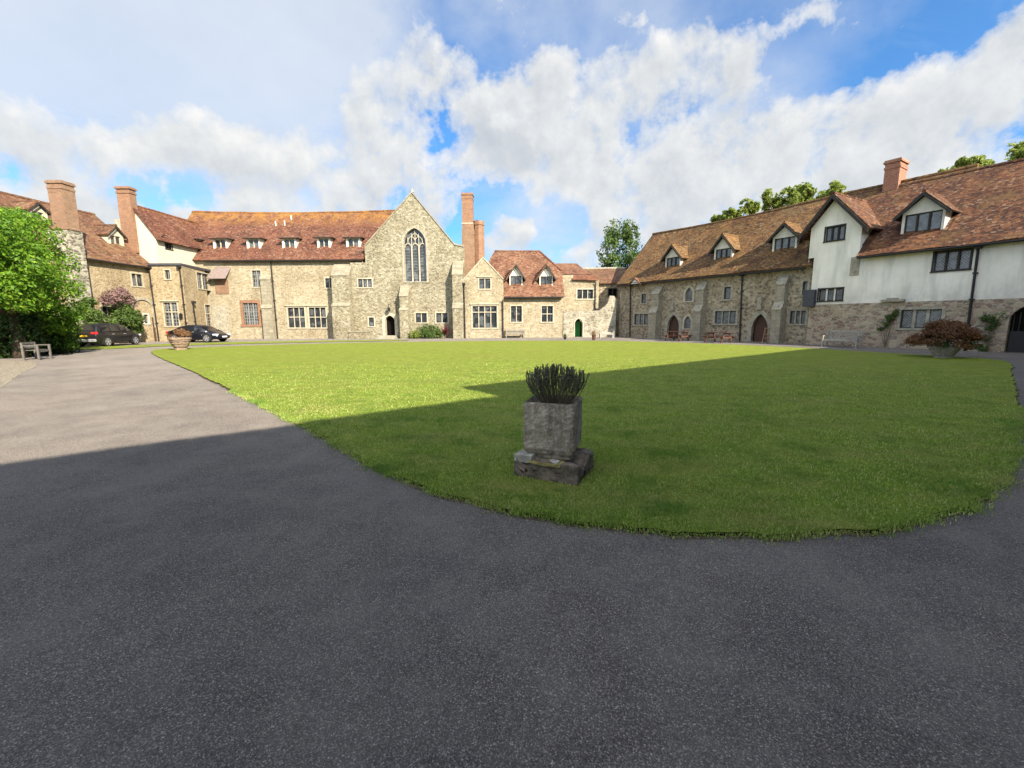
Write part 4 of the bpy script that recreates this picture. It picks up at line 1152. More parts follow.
# ---------- right: long stone range (far section)
vp = lambda x: Vector(((x - 512) / FPX, 1 / math.cos(TH) * 1.0, 0)).normalized()
dF = -vp(238); dN = -vp(268)
A0 = G(618.6, 336.9)
A0 = Vector((A0.x, A0.y, 0)); AW = Wall(A0[:2], (A0 + dF * 30)[:2])
N0 = G(806, 344.3); BW = Wall(N0[:2], (N0 + dN * 30)[:2])
uend = AW.u(809.5, 300)
root = thing('stone_range', 'long ragstone range in shade with mossy tiled roof and two arched doors', 'building', AW.P(uend / 2, 0))
AB = 4.5; ar = AW.w(700, 225.6, -AB); ae = eave_fit(AW.w(720, 275.2, .4), ar, AB, .4)
R2 = dict(m='dress_r', fw=.15, casing=.05, cm='frame_dark', g='leaded')
def AR(x0, y0, x1, y1, **k): return dict(R2, r=AW.rect(x0, y0, x1, y1), **k)
def door_sp(W, x0, y0, x1, spr):
    r = W.rect(x0, y0, x1, 340); return dict(r=(r[0], .02, r[2], r[3]), spring=r[3] - spr, fw=.3, m='dress_r', name='door', pn='door_leaf', g='door', deep=.35)
lz = AR(685.6, 287.5, 692.6, 301, n=1, fw=.2); lz['casing'] = 0; lz['spring'] = lz['r'][3] - .55; lz['m'] = 'dress'
lz2 = AR(684.4, 316, 691, 328.5, n=1, fw=.18); lz2['casing'] = 0; lz2['spring'] = lz2['r'][3] - .55; lz2['m'] = 'dress'
sps = [AR(641.5, 294, 646.2, 303), AR(634.4, 314, 648.2, 324.5, n=3), lz, lz2, AR(715, 311, 735.8, 323.5, n=3), AR(724.2, 287, 730.8, 299),
       AR(790, 310.8, 805.4, 323.6, n=3), AR(802.6, 281.5, 807.2, 295), door_sp(AW, 667.5, 315, 679, .95), door_sp(AW, 751.8, 313.8, 768, 1.1)]
wall, roof, at = gable_building(AW, root, 0, uend + 4, ae, AB, ar, 'stone_right', [hole_of(s) for s in sps], tile='tile_right', over=.4, nu=90, sag=.2, rover=-3.9)
rb = MB(); tt_ = (ar - ae) / AB; slab(rb, AW.P(uend + .1, ae + 2.2 * tt_, -2.2), AW.P(uend + 6, ae + 2.2 * tt_, -2.2), AW.P(uend + 6, ar, -AB), AW.P(uend + .1, ar, -AB), .1, 'tile_right', None, 20, 10, .03, 0); ridge_tiles(rb, AW.P(uend, ar + .1, -AB), AW.P(uend + 6, ar + .1, -AB), 'tile_right', .13, 0); rb.build('upper_roof', root)
for s in sps:
    window(AW, root, s)
gutter(AW, root, 0, uend - .2, ae - .5, .46)
for wn, pk in (((666.5, 257.3, 679.3, 267.6), 245.7), ((715.6, 248.7, 730.8, 259.7), 235.3), ((774.3, 237.5, 794.8, 251.5), 223.9)):
    dormer(AW, root, wn, pk, ae, at, 'tile_right', wall='white', cas='frame_dark', cheek=.12, n=3, over=.3, g='leaded')
# tiny gablet on the eave
mb = MB(); b = .1; ug = AW.u(638.4, 280); wg = AW.w(638.4, 277.8)
for sgn in (-1, 1):
    mb.prism([AW.P(ug, wg, .55), AW.P(ug + sgn * .75, wg - .62, .55), AW.P(ug + sgn * .75, wg - .72, .55), AW.P(ug, wg - .1, .55)], [AW.P(ug, wg, -1), AW.P(ug + sgn * .75, wg - .62, -1), AW.P(ug + sgn * .75, wg - .72, -1), AW.P(ug, wg - .1, -1)], 'tile_cot')
mb.poly([AW.P(ug - .5, wg - .55, .45), AW.P(ug + .5, wg - .55, .45), AW.P(ug, wg - .1, .45)], 'white'); mb.build('gablet', root)
for x0, x1, yt in ((651, 658, 286), (695, 702.5, 281), (774, 783, 274)):
    a, b = AW.u(x0, 310, .5), AW.u(x1, 310, .5); wt = AW.w((x0 + x1) / 2, yt, .3)
    buttress(AW, root, a, b, [(wt * .48, wt * .58, .75), (wt - .75, wt - .1, .5)], 'ashlar_r', cap='dress_r')
pipe(AW, root, (AW.u(630, 300, .1), ae - .5), (AW.u(630, 330, .1), 0)); pipe(AW, root, (AW.u(742, 280, .1), ae - .5), (AW.u(740, 335, .1), 0))
for x, y0, y1 in ((672.8, 303, 309), (760, 300.5, 308)):      # carved niches over the doors
    mb = MB(); u_, w_ = AW.uw(x, y1); w2 = AW.w(x, y0); AW.box(mb, u_ - .14, u_ + .14, w_, w2, 0, .14, 'dress_r'); AW.box(mb, u_ - .2, u_ + .2, w_ - .12, w_, 0, .2, 'dress_r')
    mb.lathe([(.1, 0), (.08, .15), (.02, .35)], AW.P(u_, w2, .07), 'dress_r', 6); mb.build('carved_corbel', root)
# ridge chimney near the join
mb = MB(); b_ = -AB + .2; x0, x1 = AW.u(886, 175, b_), AW.u(901, 175, b_)
chimney_stack(mb, AW, x0, x1 , -AB - .7, -AB + .5, 7, AW.w(895, 161, -AB), 'brick_r', .08)
mb.build('chimney', roof)

# ---------- right: white rendered house (near section)
root = thing('rendered_house', 'white rendered house on a stone ground floor with dark red tiled roof at right', 'building', BW.P(8, 0))
nl = 0; nr = 21.0; BB = 4.7; brd = BW.w(960, 174.0, -BB); be = eave_fit((BW.w(880, 255, .35) + BW.w(1005, 242, .35)) / 2, brd, BB, .35); bt = (brd - be) / BB
wj = BW.w(900, 302); wj2 = wj
R3 = dict(m='frame_dark', fw=.07, casing=.05, cm='frame_dark', g='leaded', mw=.09)
def BR(x0, y0, x1, y1, **k): return dict(R3, r=BW.rect(x0, y0, x1, y1), **k)
gx0, gx1 = BW.u(807.5, 270), BW.u(857.5, 270)
up_win = BR(825.6, 226.5, 844.3, 240.5, n=3)
lo_win = BR(818.5, 289.3, 842.4, 300.8, n=3); r_ = lo_win['r']; lo_win['r'] = (r_[0], max(r_[1], wj + .06), r_[2], r_[3] + .03); lo_win['mm'] = 'white'
mid_win = BR(934, 250.8, 970.5, 270.3, n=3); st_win = BR(900.8, 309.5, 941.3, 328.2, n=3); st_win.update(m='dress_r', fw=.14, mm='dress_r', mw=.13)
ph = BW.uw(836.6, 195.5); gE = BW.w(811, 229)
ga = BW.rect(1008, 300, 1060, 356)
gar = dict(r=(ga[0], .02, ga[0] + 3.0, ga[3]), spring=ga[3] - .9, fw=.0, m='frame_dark', name='archway', pn='dark_interior', g='dark', deep=.29)
mb = MB()
BW.sheet(mb, [(nl, wj), (nr, wj), (nr, be), (gx1, be), (gx1, gE), (ph[0], ph[1] - .15), (gx0, gE), (gx0, be), (nl, be)], [hole_of(s) for s in (up_win, lo_win, mid_win)] , 'plaster')
cb = 4.0
mb.poly([BW.P(gx1, be - .6), BW.P(gx1, gE), BW.P(gx1, gE, -cb), BW.P(gx1, be - .6, -cb)], 'plaster'); mb.poly([BW.P(gx0, be - .6), BW.P(gx0, gE), BW.P(gx0, gE, -cb), BW.P(gx0, be - .6, -cb)], 'plaster')
mb.poly([BW.P(nl, wj), BW.P(nl, be), BW.P(nl, be, -3), BW.P(nl, wj, -3)], 'plaster')
mb.poly([BW.P(nr, 0), BW.P(nr, be), BW.P(nr, brd, -BB), BW.P(nr, be, -2 * BB), BW.P(nr, 0, -2 * BB)], 'plaster')
mb.build('rendered_wall', root)
mb = MB(); garh = hole_of(gar)
BW.sheet(mb, [(nl, -.2), (nr, -.2), (nr, wj), (nl, wj)], [hole_of(st_win), garh], 'stone_near', .035, .3)
mb.poly([BW.P(nl, -.2, .035), BW.P(nl, wj, .035), BW.P(nl, wj, -2), BW.P(nl, -.2, -2)], 'stone_near')
mb.poly([BW.P(nl, wj, .035), BW.P(nr, wj, .035), BW.P(nr, wj, -.01), BW.P(nl, wj, -.01)], 'stone_near')
mb.build('stone_wall', root)
for s in (up_win, lo_win, mid_win): window(BW, root, s)
window(BW, root, st_win, .035); window(BW, root, gar, .035)
mb = MB(); BW.box(mb, ga[0] + .05, ga[0] + 2.8, .02, 1.0, -.2, -.14, 'iron')
for i in range(14): BW.box(mb, ga[0] + .1 + i * .19, ga[0] + .13 + i * .19, 1.0, 1.9, -.18, -.16, 'iron')
mb.build('gate', root)
rb = MB(); ov = .35; te = be - ov * bt
slab(rb, BW.P(gx1 + .02, te, ov), BW.P(nr + .2, te, ov), BW.P(nr + .2, brd, -BB), BW.P(gx1 + .02, brd, -BB), .1, 'tile_near', None, 90, 24, .07, .14)
bx = (gE - be) / bt
slab(rb, BW.P(gx0 - .3, be + .25 * bt + .15, -.25), BW.P(gx1 + .02, be + .25 * bt + .15, -.25), BW.P(gx1 + .02, brd, -BB), BW.P(gx0 - .3, brd, -BB), .06, 'tile_near', None, 20, 20, .03, 0)
slab(rb, BW.P(nr + .2, te, -2 * BB - ov), BW.P(gx0, te, -2 * BB - ov), BW.P(gx0, brd, -BB), BW.P(nr + .2, brd, -BB), .1, 'tile_near', None, 30, 8, .04, .05)
ridge_tiles(rb, BW.P(gx0, brd + .12, -BB), BW.P(nr + .2, brd + .12, -BB), 'tile_near', .13, .14, .07)
# roof over the big wall gable
gs = (ph[1] - gE) / (gx1 - ph[0]); o2 = .5; bk2 = (ph[1] - be) / bt + .6
for sg in (-1, 1):
    ue = gx0 - o2 if sg < 0 else gx1 + o2; el = gE - o2 * gs
    e0, e1_, r1, r0_ = BW.P(ue, el, .45), BW.P(ue, el, -bk2), BW.P(ph[0], ph[1], -bk2), BW.P(ph[0], ph[1], .45)
    if sg < 0: slab(rb, e1_, e0, r0_, r1, .09, 'tile_near', None, 14, 8, .03, 0)
    else: slab(rb, e0, e1_, r1, r0_, .09, 'tile_near', None, 14, 8, .03, 0)
    dn = Vector((0, 0, -.24)); a = BW.P(ue, el + .02, .47); c = BW.P(ph[0], ph[1] + .02, .47); ou = BW.n * .05
    rb.hexa([a + dn, c + dn, c + dn + ou, a + dn + ou, a, c, c + ou, a + ou], 'frame_dark')
ridge_tiles(rb, BW.P(ph[0], ph[1] + .08, .45), BW.P(ph[0], ph[1] + .08, -bk2), 'tile_near', .11, 0, 0)
rf = rb.build('roof', root)
gutter(BW, root, gx1 + .1, nr, te - .02, ov + .06)
dormer(BW, root, (904.5, 212.5, 941.3, 234.2), 193.8, be, bt, 'tile_near', wall='white', cas='frame_dark', cheek=.12, n=3, over=.3, g='leaded')
pt = BW.uw(978.5, 249, .1); pb_ = BW.uw(966.5, 345, .1); pipe(BW, root, (pt[0], te - .05), (pt[0] + .05, 0), off=.13)
mb = MB(); u_, w_ = BW.uw(882, 302); u2 = BW.u(905, 302)
BW.box(mb, u_, u2, w_ + .0, w_ + .12, 0, .22, 'dress_r'); BW.box(mb, u_ + .25, u2 - .3, w_ + .12, w_ + .2, 0, .16, 'dress_r'); mb.build('stone_ledge', root)
mb = MB(); a, b = BW.rect(807, 290, 816.6, 304)[0], BW.rect(807, 290, 816.6, 304)[2]
BW.box(mb, a - .1, b, wj - .12, BW.w(812, 290), .036, .3, 'lead'); mb.build('lead_box', root)
mb = MB(); u_, w_ = BW.uw(858, 262); BW.box(mb, u_ - .35, u_ + .1, w_ - .75, w_ + .3, -.02, .05, 'dress_r'); mb.build('stone_quoin', root)

# ---------- the gatehouse range whose shadow falls over the forecourt (behind the camera)
ld = Vector((.8, .6, 0)); ln = Vector((-.6, .8, 0))
def gate_range(name, label, a0, a1, reach, mb_=None):
    back = 6.6; Hh = (reach + back) * math.tan(SUN_EL)
    A = ld * a1 - ln * (back - 4.0); B = ld * a0 - ln * (back - 4.0)     # faces +ln
    W = Wall(A[:2], B[:2]); L = W.L
    root = thing(name, label, 'building', W.P(L / 2, 0))
    sps = []
    k = 2.0
    while k < L - 2: sps.append(dict(r=(k, 1.1, k + 1.3, 2.5), n=2, fw=.12, casing=.05)); k += 3.6
    gable_building(W, root, 0, L, 4.3, 4.0, Hh, 'stone_far', [hole_of(s) for s in sps], tile='tile_right', nu=40, sag=0)
    for s in sps: window(W, root, s)
gate_range('gatehouse_range', 'low gatehouse range behind the viewpoint throwing the near part of the shadow', -32, 6.0, 7.0)
gate_range('gatehouse', 'taller gatehouse behind the viewpoint throwing the stepped right part of the shadow', 6.0, 44, 8.6)

# ================================================================== TREES
# big bright tree at the left edge
base = G(20, 358)
bl = []
rg = random.Random(3)
for (px, py, rr, dy) in [(-20, 250, 2.2, 0), (20, 235, 1.5, -.3), (42, 262, 1.4, .3), (0, 285, 2.0, -.8), (30, 285, 1.5, -1.2), (-15, 245, 1.6, -3), (15, 262, 1.3, -3), (-40, 280, 1.6, -4), (5, 290, 1.2, -3.2), (-30, 230, 1.6, -4), (25, 300, .9, -2.4), (55, 288, 1.15, .6), (64, 310, .9, .9), (20, 225, 1.1, .8), (52, 315, 1.2, .2),
                         (62, 328, .8, .9), (-60, 300, 2.4, 0), (-70, 260, 2.2, .5), (10, 312, 1.3, -.2), (40, 325, .9, .6), (5, 222, 1.1, 1.2), (30, 310, 1.0, 1.2), (60, 342, .8, 1.3), (48, 338, .9, 1.3)]:
    d_ = ray(px, py); Y = 21.5 + dy; t_ = Y / d_.y; p = CAM + d_ * t_; bl.append((tuple(p), (rr, rr * .9, rr * .72)))
root = make_tree('garden_tree', 'big bright green feathery leaved tree filling the left edge above the bench', 'tree', base, bl, 85000, .075, 'leaf_bright', .22, gap=.12, seed=1, nscale=1.6, shell=.35)
# thick shrub under it, leaf colour darkened to stand for tree shade
bl = []
for px, py, rr, Y in [(55, 340, .9, 22.8), (63, 335, .8, 23.6), (47, 345, .7, 22.6), (66, 322, .6, 24), (70, 347, .45, 23.9), (30, 335, 1.0, 22.2), (5, 335, 1.1, 22.4), (-25, 335, 1.2, 22.4), (18, 342, .9, 21.2), (0, 345, .9, 21.2), (28, 330, .9, 21.2), (8, 340, .8, 20.3), (20, 336, .8, 20.4), (14, 322, .9, 20.2), (-8, 330, 1.0, 20.2), (36, 320, .9, 22)]:
    d_ = ray(px, py); p = CAM + d_ * (Y / d_.y); p.z = max(p.z, rr * .75); bl.append((tuple(p), (rr, rr, rr * 1.1)))
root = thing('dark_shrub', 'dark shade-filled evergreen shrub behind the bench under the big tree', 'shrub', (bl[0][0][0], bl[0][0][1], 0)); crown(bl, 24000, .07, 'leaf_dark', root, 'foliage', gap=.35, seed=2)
limbs(root, root.location, [b[0] for b in bl[:5]], .08, name='stem')
# mid shrub against the house
def shrub(name, label, spots, n, size, m, seed=0, cat='shrub', gap=.25, sx=1.0, sz=1.0, fl=None, stem=True, shell=.4):
    bl = []
    for px, py, rr, Y in spots:
        d_ = ray(px, py); p = CAM + d_ * (Y / d_.y); p.z = max(p.z, .1); bl.append((tuple(p), (rr * sx, rr * .8, rr * sz)))
    c = sum((Vector(b[0]) for b in bl), Vector()) / len(bl); root = thing(name, label, cat, (c.x, c.y, 0))
    crown(bl, n, size, m, root, 'foliage', gap=gap, seed=seed, shell=shell)
    if stem: limbs(root, (c.x, c.y, 0), [b[0] for b in bl[:6]], .05, name='stem')
    return root, c
shrub('green_shrub', 'light green shrub beside the big tree, left of the black car', [(88, 308, .75, 31.2), (95, 316, .6, 31.4), (84, 320, .7, 31), (90, 328, .7, 31.2), (80, 312, .7, 31)], 8000, .075, 'leaf_mid', 3)
root, c = shrub('wall_climber', 'dark green climber with mauve flowers on the golden house wall behind the black car', [(122, 312, .8, 34), (128, 320, .9, 34.3), (134, 318, .7, 34.8), (118, 322, .8, 33.6), (137, 326, .6, 35), (125, 330, .8, 34.2), (112, 325, .5, 33)], 8000, .08, 'leaf_mid', 4)
bl = [];
for px, py, rr, Y in [(112, 297, .7, 33), (119, 293, .65, 33.6), (126, 299, .7, 34.2), (107, 300, .5, 32.6), (132, 303, .5, 34.6)]:
    d_ = ray(px, py); bl.append((tuple(CAM + d_ * (Y / d_.y)), (rr, rr * .7, rr * .7)))
crown(bl, 4200, .07, 'leaf_mauve', root, 'flowers', gap=.1, seed=5)
# chapel border plants
shrub('border_shrub', 'rounded green brown shrub against the chapel wall right of the doorway', [(428, 330, .6, 40.9), (422, 332, .55, 40.8), (434, 331, .6, 40.9), (440, 333, .45, 40.9), (430, 334, .5, 40.6)], 5000, .06, 'leaf_mid', 6, sx=1.1)
shrub('border_shrub', 'small pale green clump at the left foot of the chapel border', [(412, 334.5, .35, 40.8), (417, 334, .4, 40.7)], 1800, .06, 'leaf_ash', 7)
root = thing('red_cordyline', 'spiky dark red leaved plant at the right end of the chapel border', 'plant', G(445.5, 338.5)); c = root.location
A_ = []; Bq = []; Cq = []
for i in range(70):
    th = random.uniform(0, 6.28); el = random.uniform(.5, 1.45); L_ = random.uniform(.25, .6); d = np.array([math.cos(th) * math.cos(el), math.sin(th) * math.cos(el), math.sin(el)])
    Cq.append(np.array([0, 0, .3]) + d * L_); A_.append(d * L_); Bq.append(np.array([-math.sin(th), math.cos(th), 0]) * .03)
MT['leaf_wine'] = mat('wine_leaves', m_leaf((.09, .012, .02), (.15, .02, .03), (.22, .05, .05)))
quads_mesh('foliage', np.array(Cq), np.array(A_), np.array(Bq), 'leaf_wine', root)
mb = MB(); mb.tube([c, c + Vector((0, 0, .5))], .04, 'stem', 6); mb.build('stem', root)

# poplar in the far corner
bl = []; rg = random.Random(5)
for i in range(34):
    h = rg.random(); px = 621 + rg.uniform(-1, 1) * (18 - 7 * h ** 2); py = 285 - 56 * h; rr = 2.3 - .9 * h
    d_ = ray(px, py); p = CAM + d_ * ((68 + rg.uniform(-2, 2)) / d_.y); bl.append((tuple(p), (rr * .75, rr * .75, rr * 1.25)))
make_tree('poplar', 'tall airy poplar rising behind the roofs where the ranges meet', 'tree', (17.5, 68, 0), bl, 30000, .17, 'leaf_mid', .35, gap=-.03, seed=8, nscale=.8)
# crowns showing over the right roof
def ridge_tree(label, spots, Y, n, seed, m='leaf_ash', size=.12):
    n = int(n * 1.7)
    bl = []; rg = random.Random(seed)
    for px, py, rr in spots:
        for k in range(4):
            d_ = ray(px + rg.uniform(-9, 9), py + rg.uniform(-4, 10)); bl.append((tuple(CAM + d_ * ((Y + rg.uniform(-1, 1)) / d_.y)), (rr * .48, rr * .48, rr * .42)))
    c = sum((Vector(b[0]) for b in bl), Vector()) / len(bl)
    make_tree('ash_tree', label, 'tree', (c.x, c.y, 0), bl, n, size, m, .25, 'trees behind the right hand roof', gap=-.06, seed=seed, nscale=1.6, shell=.3)
ridge_tree('yellow green tree crown showing low over the ridge left of the big white gable', [(722, 216, .9), (738, 210, 1.1), (752, 205, 1.1)], 41, 9000, 11)
ridge_tree('broad light green tree crown over the ridge directly behind the big white gable', [(775, 200, 1.3), (795, 193, 1.4), (812, 190, 1.3), (832, 190, 1.1), (848, 190, .7)], 38, 13000, 12)
ridge_tree('small tree tip over the ridge right of the brick chimney', [(950, 172, .5), (962, 166, .75), (975, 162, .8), (985, 160, .5)], 28, 6000, 13, 'leaf_ash', .09)
ridge_tree('dark tree crown cut by the right edge of the photo above the roof', [(1012, 158, .6), (1022, 150, .9), (1040, 150, 1.2)], 25, 6000, 14, 'leaf_ash', .09)

# ================================================================== PLANTER
fl, fr2, br2 = G(513.5, 479), G(577.5, 490), G(590.5, 463.5)
ux = (fr2 - fl); Lx = ux.length; ux.normalize(); uy = Vector((-ux.y, ux.x, 0)); 
cen = fl + ux * Lx / 2 + uy * .29
def bumpy_block(name, parent, hx, hy, z0, z1, m, rot, amp, seed, sub=(26, 26, 10), org=Vector((0, 0, 0)), taper=0.0, crack=0.0):
    """rounded, eroded stone block in local space"""
    import bmesh
    bm = bmesh.new(); bmesh.ops.create_cube(bm, size=2)
    bmesh.ops.subdivide_edges(bm, edges=bm.edges[:], cuts=sub[0], use_grid_fill=True)
    for v in bm.verts:
        p = v.co.copy(); q = Vector((p.x * hx, p.y * hy, (p.z + 1) / 2))
        # round edges
        m_ = sorted([abs(p.x), abs(p.y), abs(p.z)])[1]
        k = max(0, m_ - .9) / .1; s = 1 - .03 * k * k
        q.x *= s * (1 - taper * (1 - q.z)); q.y *= s * (1 - taper * (1 - q.z))
        w = Vector((q.x, q.y, q.z * (z1 - z0) + z0))
        d = amp * (mn.noise(w * 7 + Vector((seed, 0, 0))) + .6 * mn.noise(w * 19 + Vector((0, seed, 0))) + .35 * mn.noise(w * 45))
        w += Vector((p.x, p.y, p.z * .8)).normalized() * d
        if crack and p.z > .2:
            w.z -= crack * max(0, mn.noise(Vector((w.x * 5 + seed, w.y * 5, 0))) + .15) * 1.3
        v.co = w + org
    me = bpy.data.meshes.new(name); bm.to_mesh(me); bm.free(); me.materials.append(MT[m])
    me.polygons.foreach_set('use_smooth', [True] * len(me.polygons))
    o = bpy.data.objects.new(name, me); S.collection.objects.link(o); o.parent = parent; return o
root = thing('stone_plinth', 'broken weathered stone slab lying in the grass under the square planter', 'plinth', (cen.x, cen.y, .03), rz=math.atan2(ux.y, ux.x))
b0 = bumpy_block('slab', root, Lx / 2 + .0, .295, -.05, .215, 'slabstone', 0, .012, 2, crack=.09)
bumpy_block('stone_fragment', root, .1, .07, 0, .08, 'urnstone', 0, .015, 5, (10, 10, 10), Vector((-Lx / 2 + .11, -.23, .165)))
bumpy_block('stone_fragment', root, .045, .04, 0, .04, 'urnstone', 0, .01, 6, (8, 8, 8), Vector((.09, -.25, .17)))
bumpy_block('moss_patch', root, .17, .10, 0, .03, 'mossrock', 0, .012, 7, (12, 12, 12), Vector((.0, -.22, .168)))
PZ = .235
proot = thing('square_planter', 'square weathered stone planter trough on the broken slab in the foreground', 'planter', (cen.x - .012, cen.y + .03, PZ), rz=math.radians(-17))
ph_ = .525; hx = .258
# foot, body with recess
bumpy_block('foot', proot, .215, .215, 0, .045, 'oldstone', 0, .004, 11, (16, 16, 6))
import bmesh
bm = bmesh.new(); bmesh.ops.create_cube(bm, size=2)
top = max(bm.faces, key=lambda f: f.calc_center_median().z)
r_ = bmesh.ops.inset_region(bm, faces=[top], thickness=.25)
for v in top.verts: v.co.z -= .4
bmesh.ops.bevel(bm, geom=[e for e in bm.edges if all(abs(v.co.z) > .99 or v.co.z > .99 for v in e.verts) or len({round(v.co.z) for v in e.verts}) > 1], offset=.05, segments=2, affect='EDGES')
bmesh.ops.triangulate(bm, faces=bm.faces[:])
for _ in range(5):
    bmesh.ops.subdivide_edges(bm, edges=[e for e in bm.edges if e.calc_length() > .09], cuts=1)
    bmesh.ops.triangulate(bm, faces=bm.faces[:])
for v in bm.verts:
    p = v.co; z = (p.z + 1) / 2; w = Vector((p.x * hx * (1 - .09 * max(0, .12 - z) / .12), p.y * hx * (1 - .09 * max(0, .12 - z) / .12), .045 + z * ph_))
    d = .006 * mn.noise(w * 9) + .0045 * mn.noise(w * 30) + .003 * mn.noise(w * 70)
    v.co = w + v.normal * d
me = bpy.data.meshes.new('trough'); bm.to_mesh(me); bm.free(); me.materials.append(MT['oldstone']); 
o = bpy.data.objects.new('trough', me); S.collection.objects.link(o); o.parent = proot
bumpy_block('soil', proot, .18, .18, 0, .05, 'soil', 0, .01, 13, (10, 10, 10), Vector((0, 0, .41)))
# the plant: upright stems with stubby leaves
hb_ = Vector((cen.x + .012, cen.y + .03, PZ + .455))
hroot = thing('heather_plant', 'dark bushy upright stemmed plant fanning out of the square stone planter', 'plant', hb_)
mb = MB(); Cq, Aq, Bq = [], [], []; rg = random.Random(9)
for i in range(140):
    th = rg.uniform(0, 6.283); sp_ = rg.random() ** .6; out = .325 * sp_; hgt = .455 - .10 * sp_ ** 2.5 + rg.uniform(-.035, .02)
    dx, dy = math.cos(th), math.sin(th); pts = []
    for k in range(6):
        f = k / 5; r = .05 * sp_ * (1 - f) + out * math.sin(f * 1.45) ** 1.0; wob = .008 * math.sin(k * 2 + i)
        pts.append(Vector((dx * r + wob, dy * r - wob, hgt * (f ** (1.0 if sp_ < .6 else 1.25)))))
    mb.tube([hb_ + p for p in pts], [.004, .0035, .003, .003, .0025, .002], 'stem', 4)
    for k in range(44):
        f = .55 + .45 * (k / 43); j = min(4, int(f * 5)); q = pts[j].lerp(pts[j + 1], f * 5 - j); d = (pts[j + 1] - pts[j]).normalized()
        if rg.random() > (f + .1): continue
        a = rg.uniform(0, 6.283); s1 = d.orthogonal().normalized(); s2 = d.cross(s1); o_ = s1 * math.cos(a) + s2 * math.sin(a)
        L_ = rg.uniform(.009, .014); ax = (d * .8 + o_ * .6).normalized() * L_
        Cq.append(tuple(q + ax)); Aq.append(tuple(ax)); Bq.append(tuple(d.cross(o_) * L_ * .5))
mb.build('stem', hroot)
quads_mesh('foliage', np.array(Cq), np.array(Aq), np.array(Bq), 'heather', hroot)

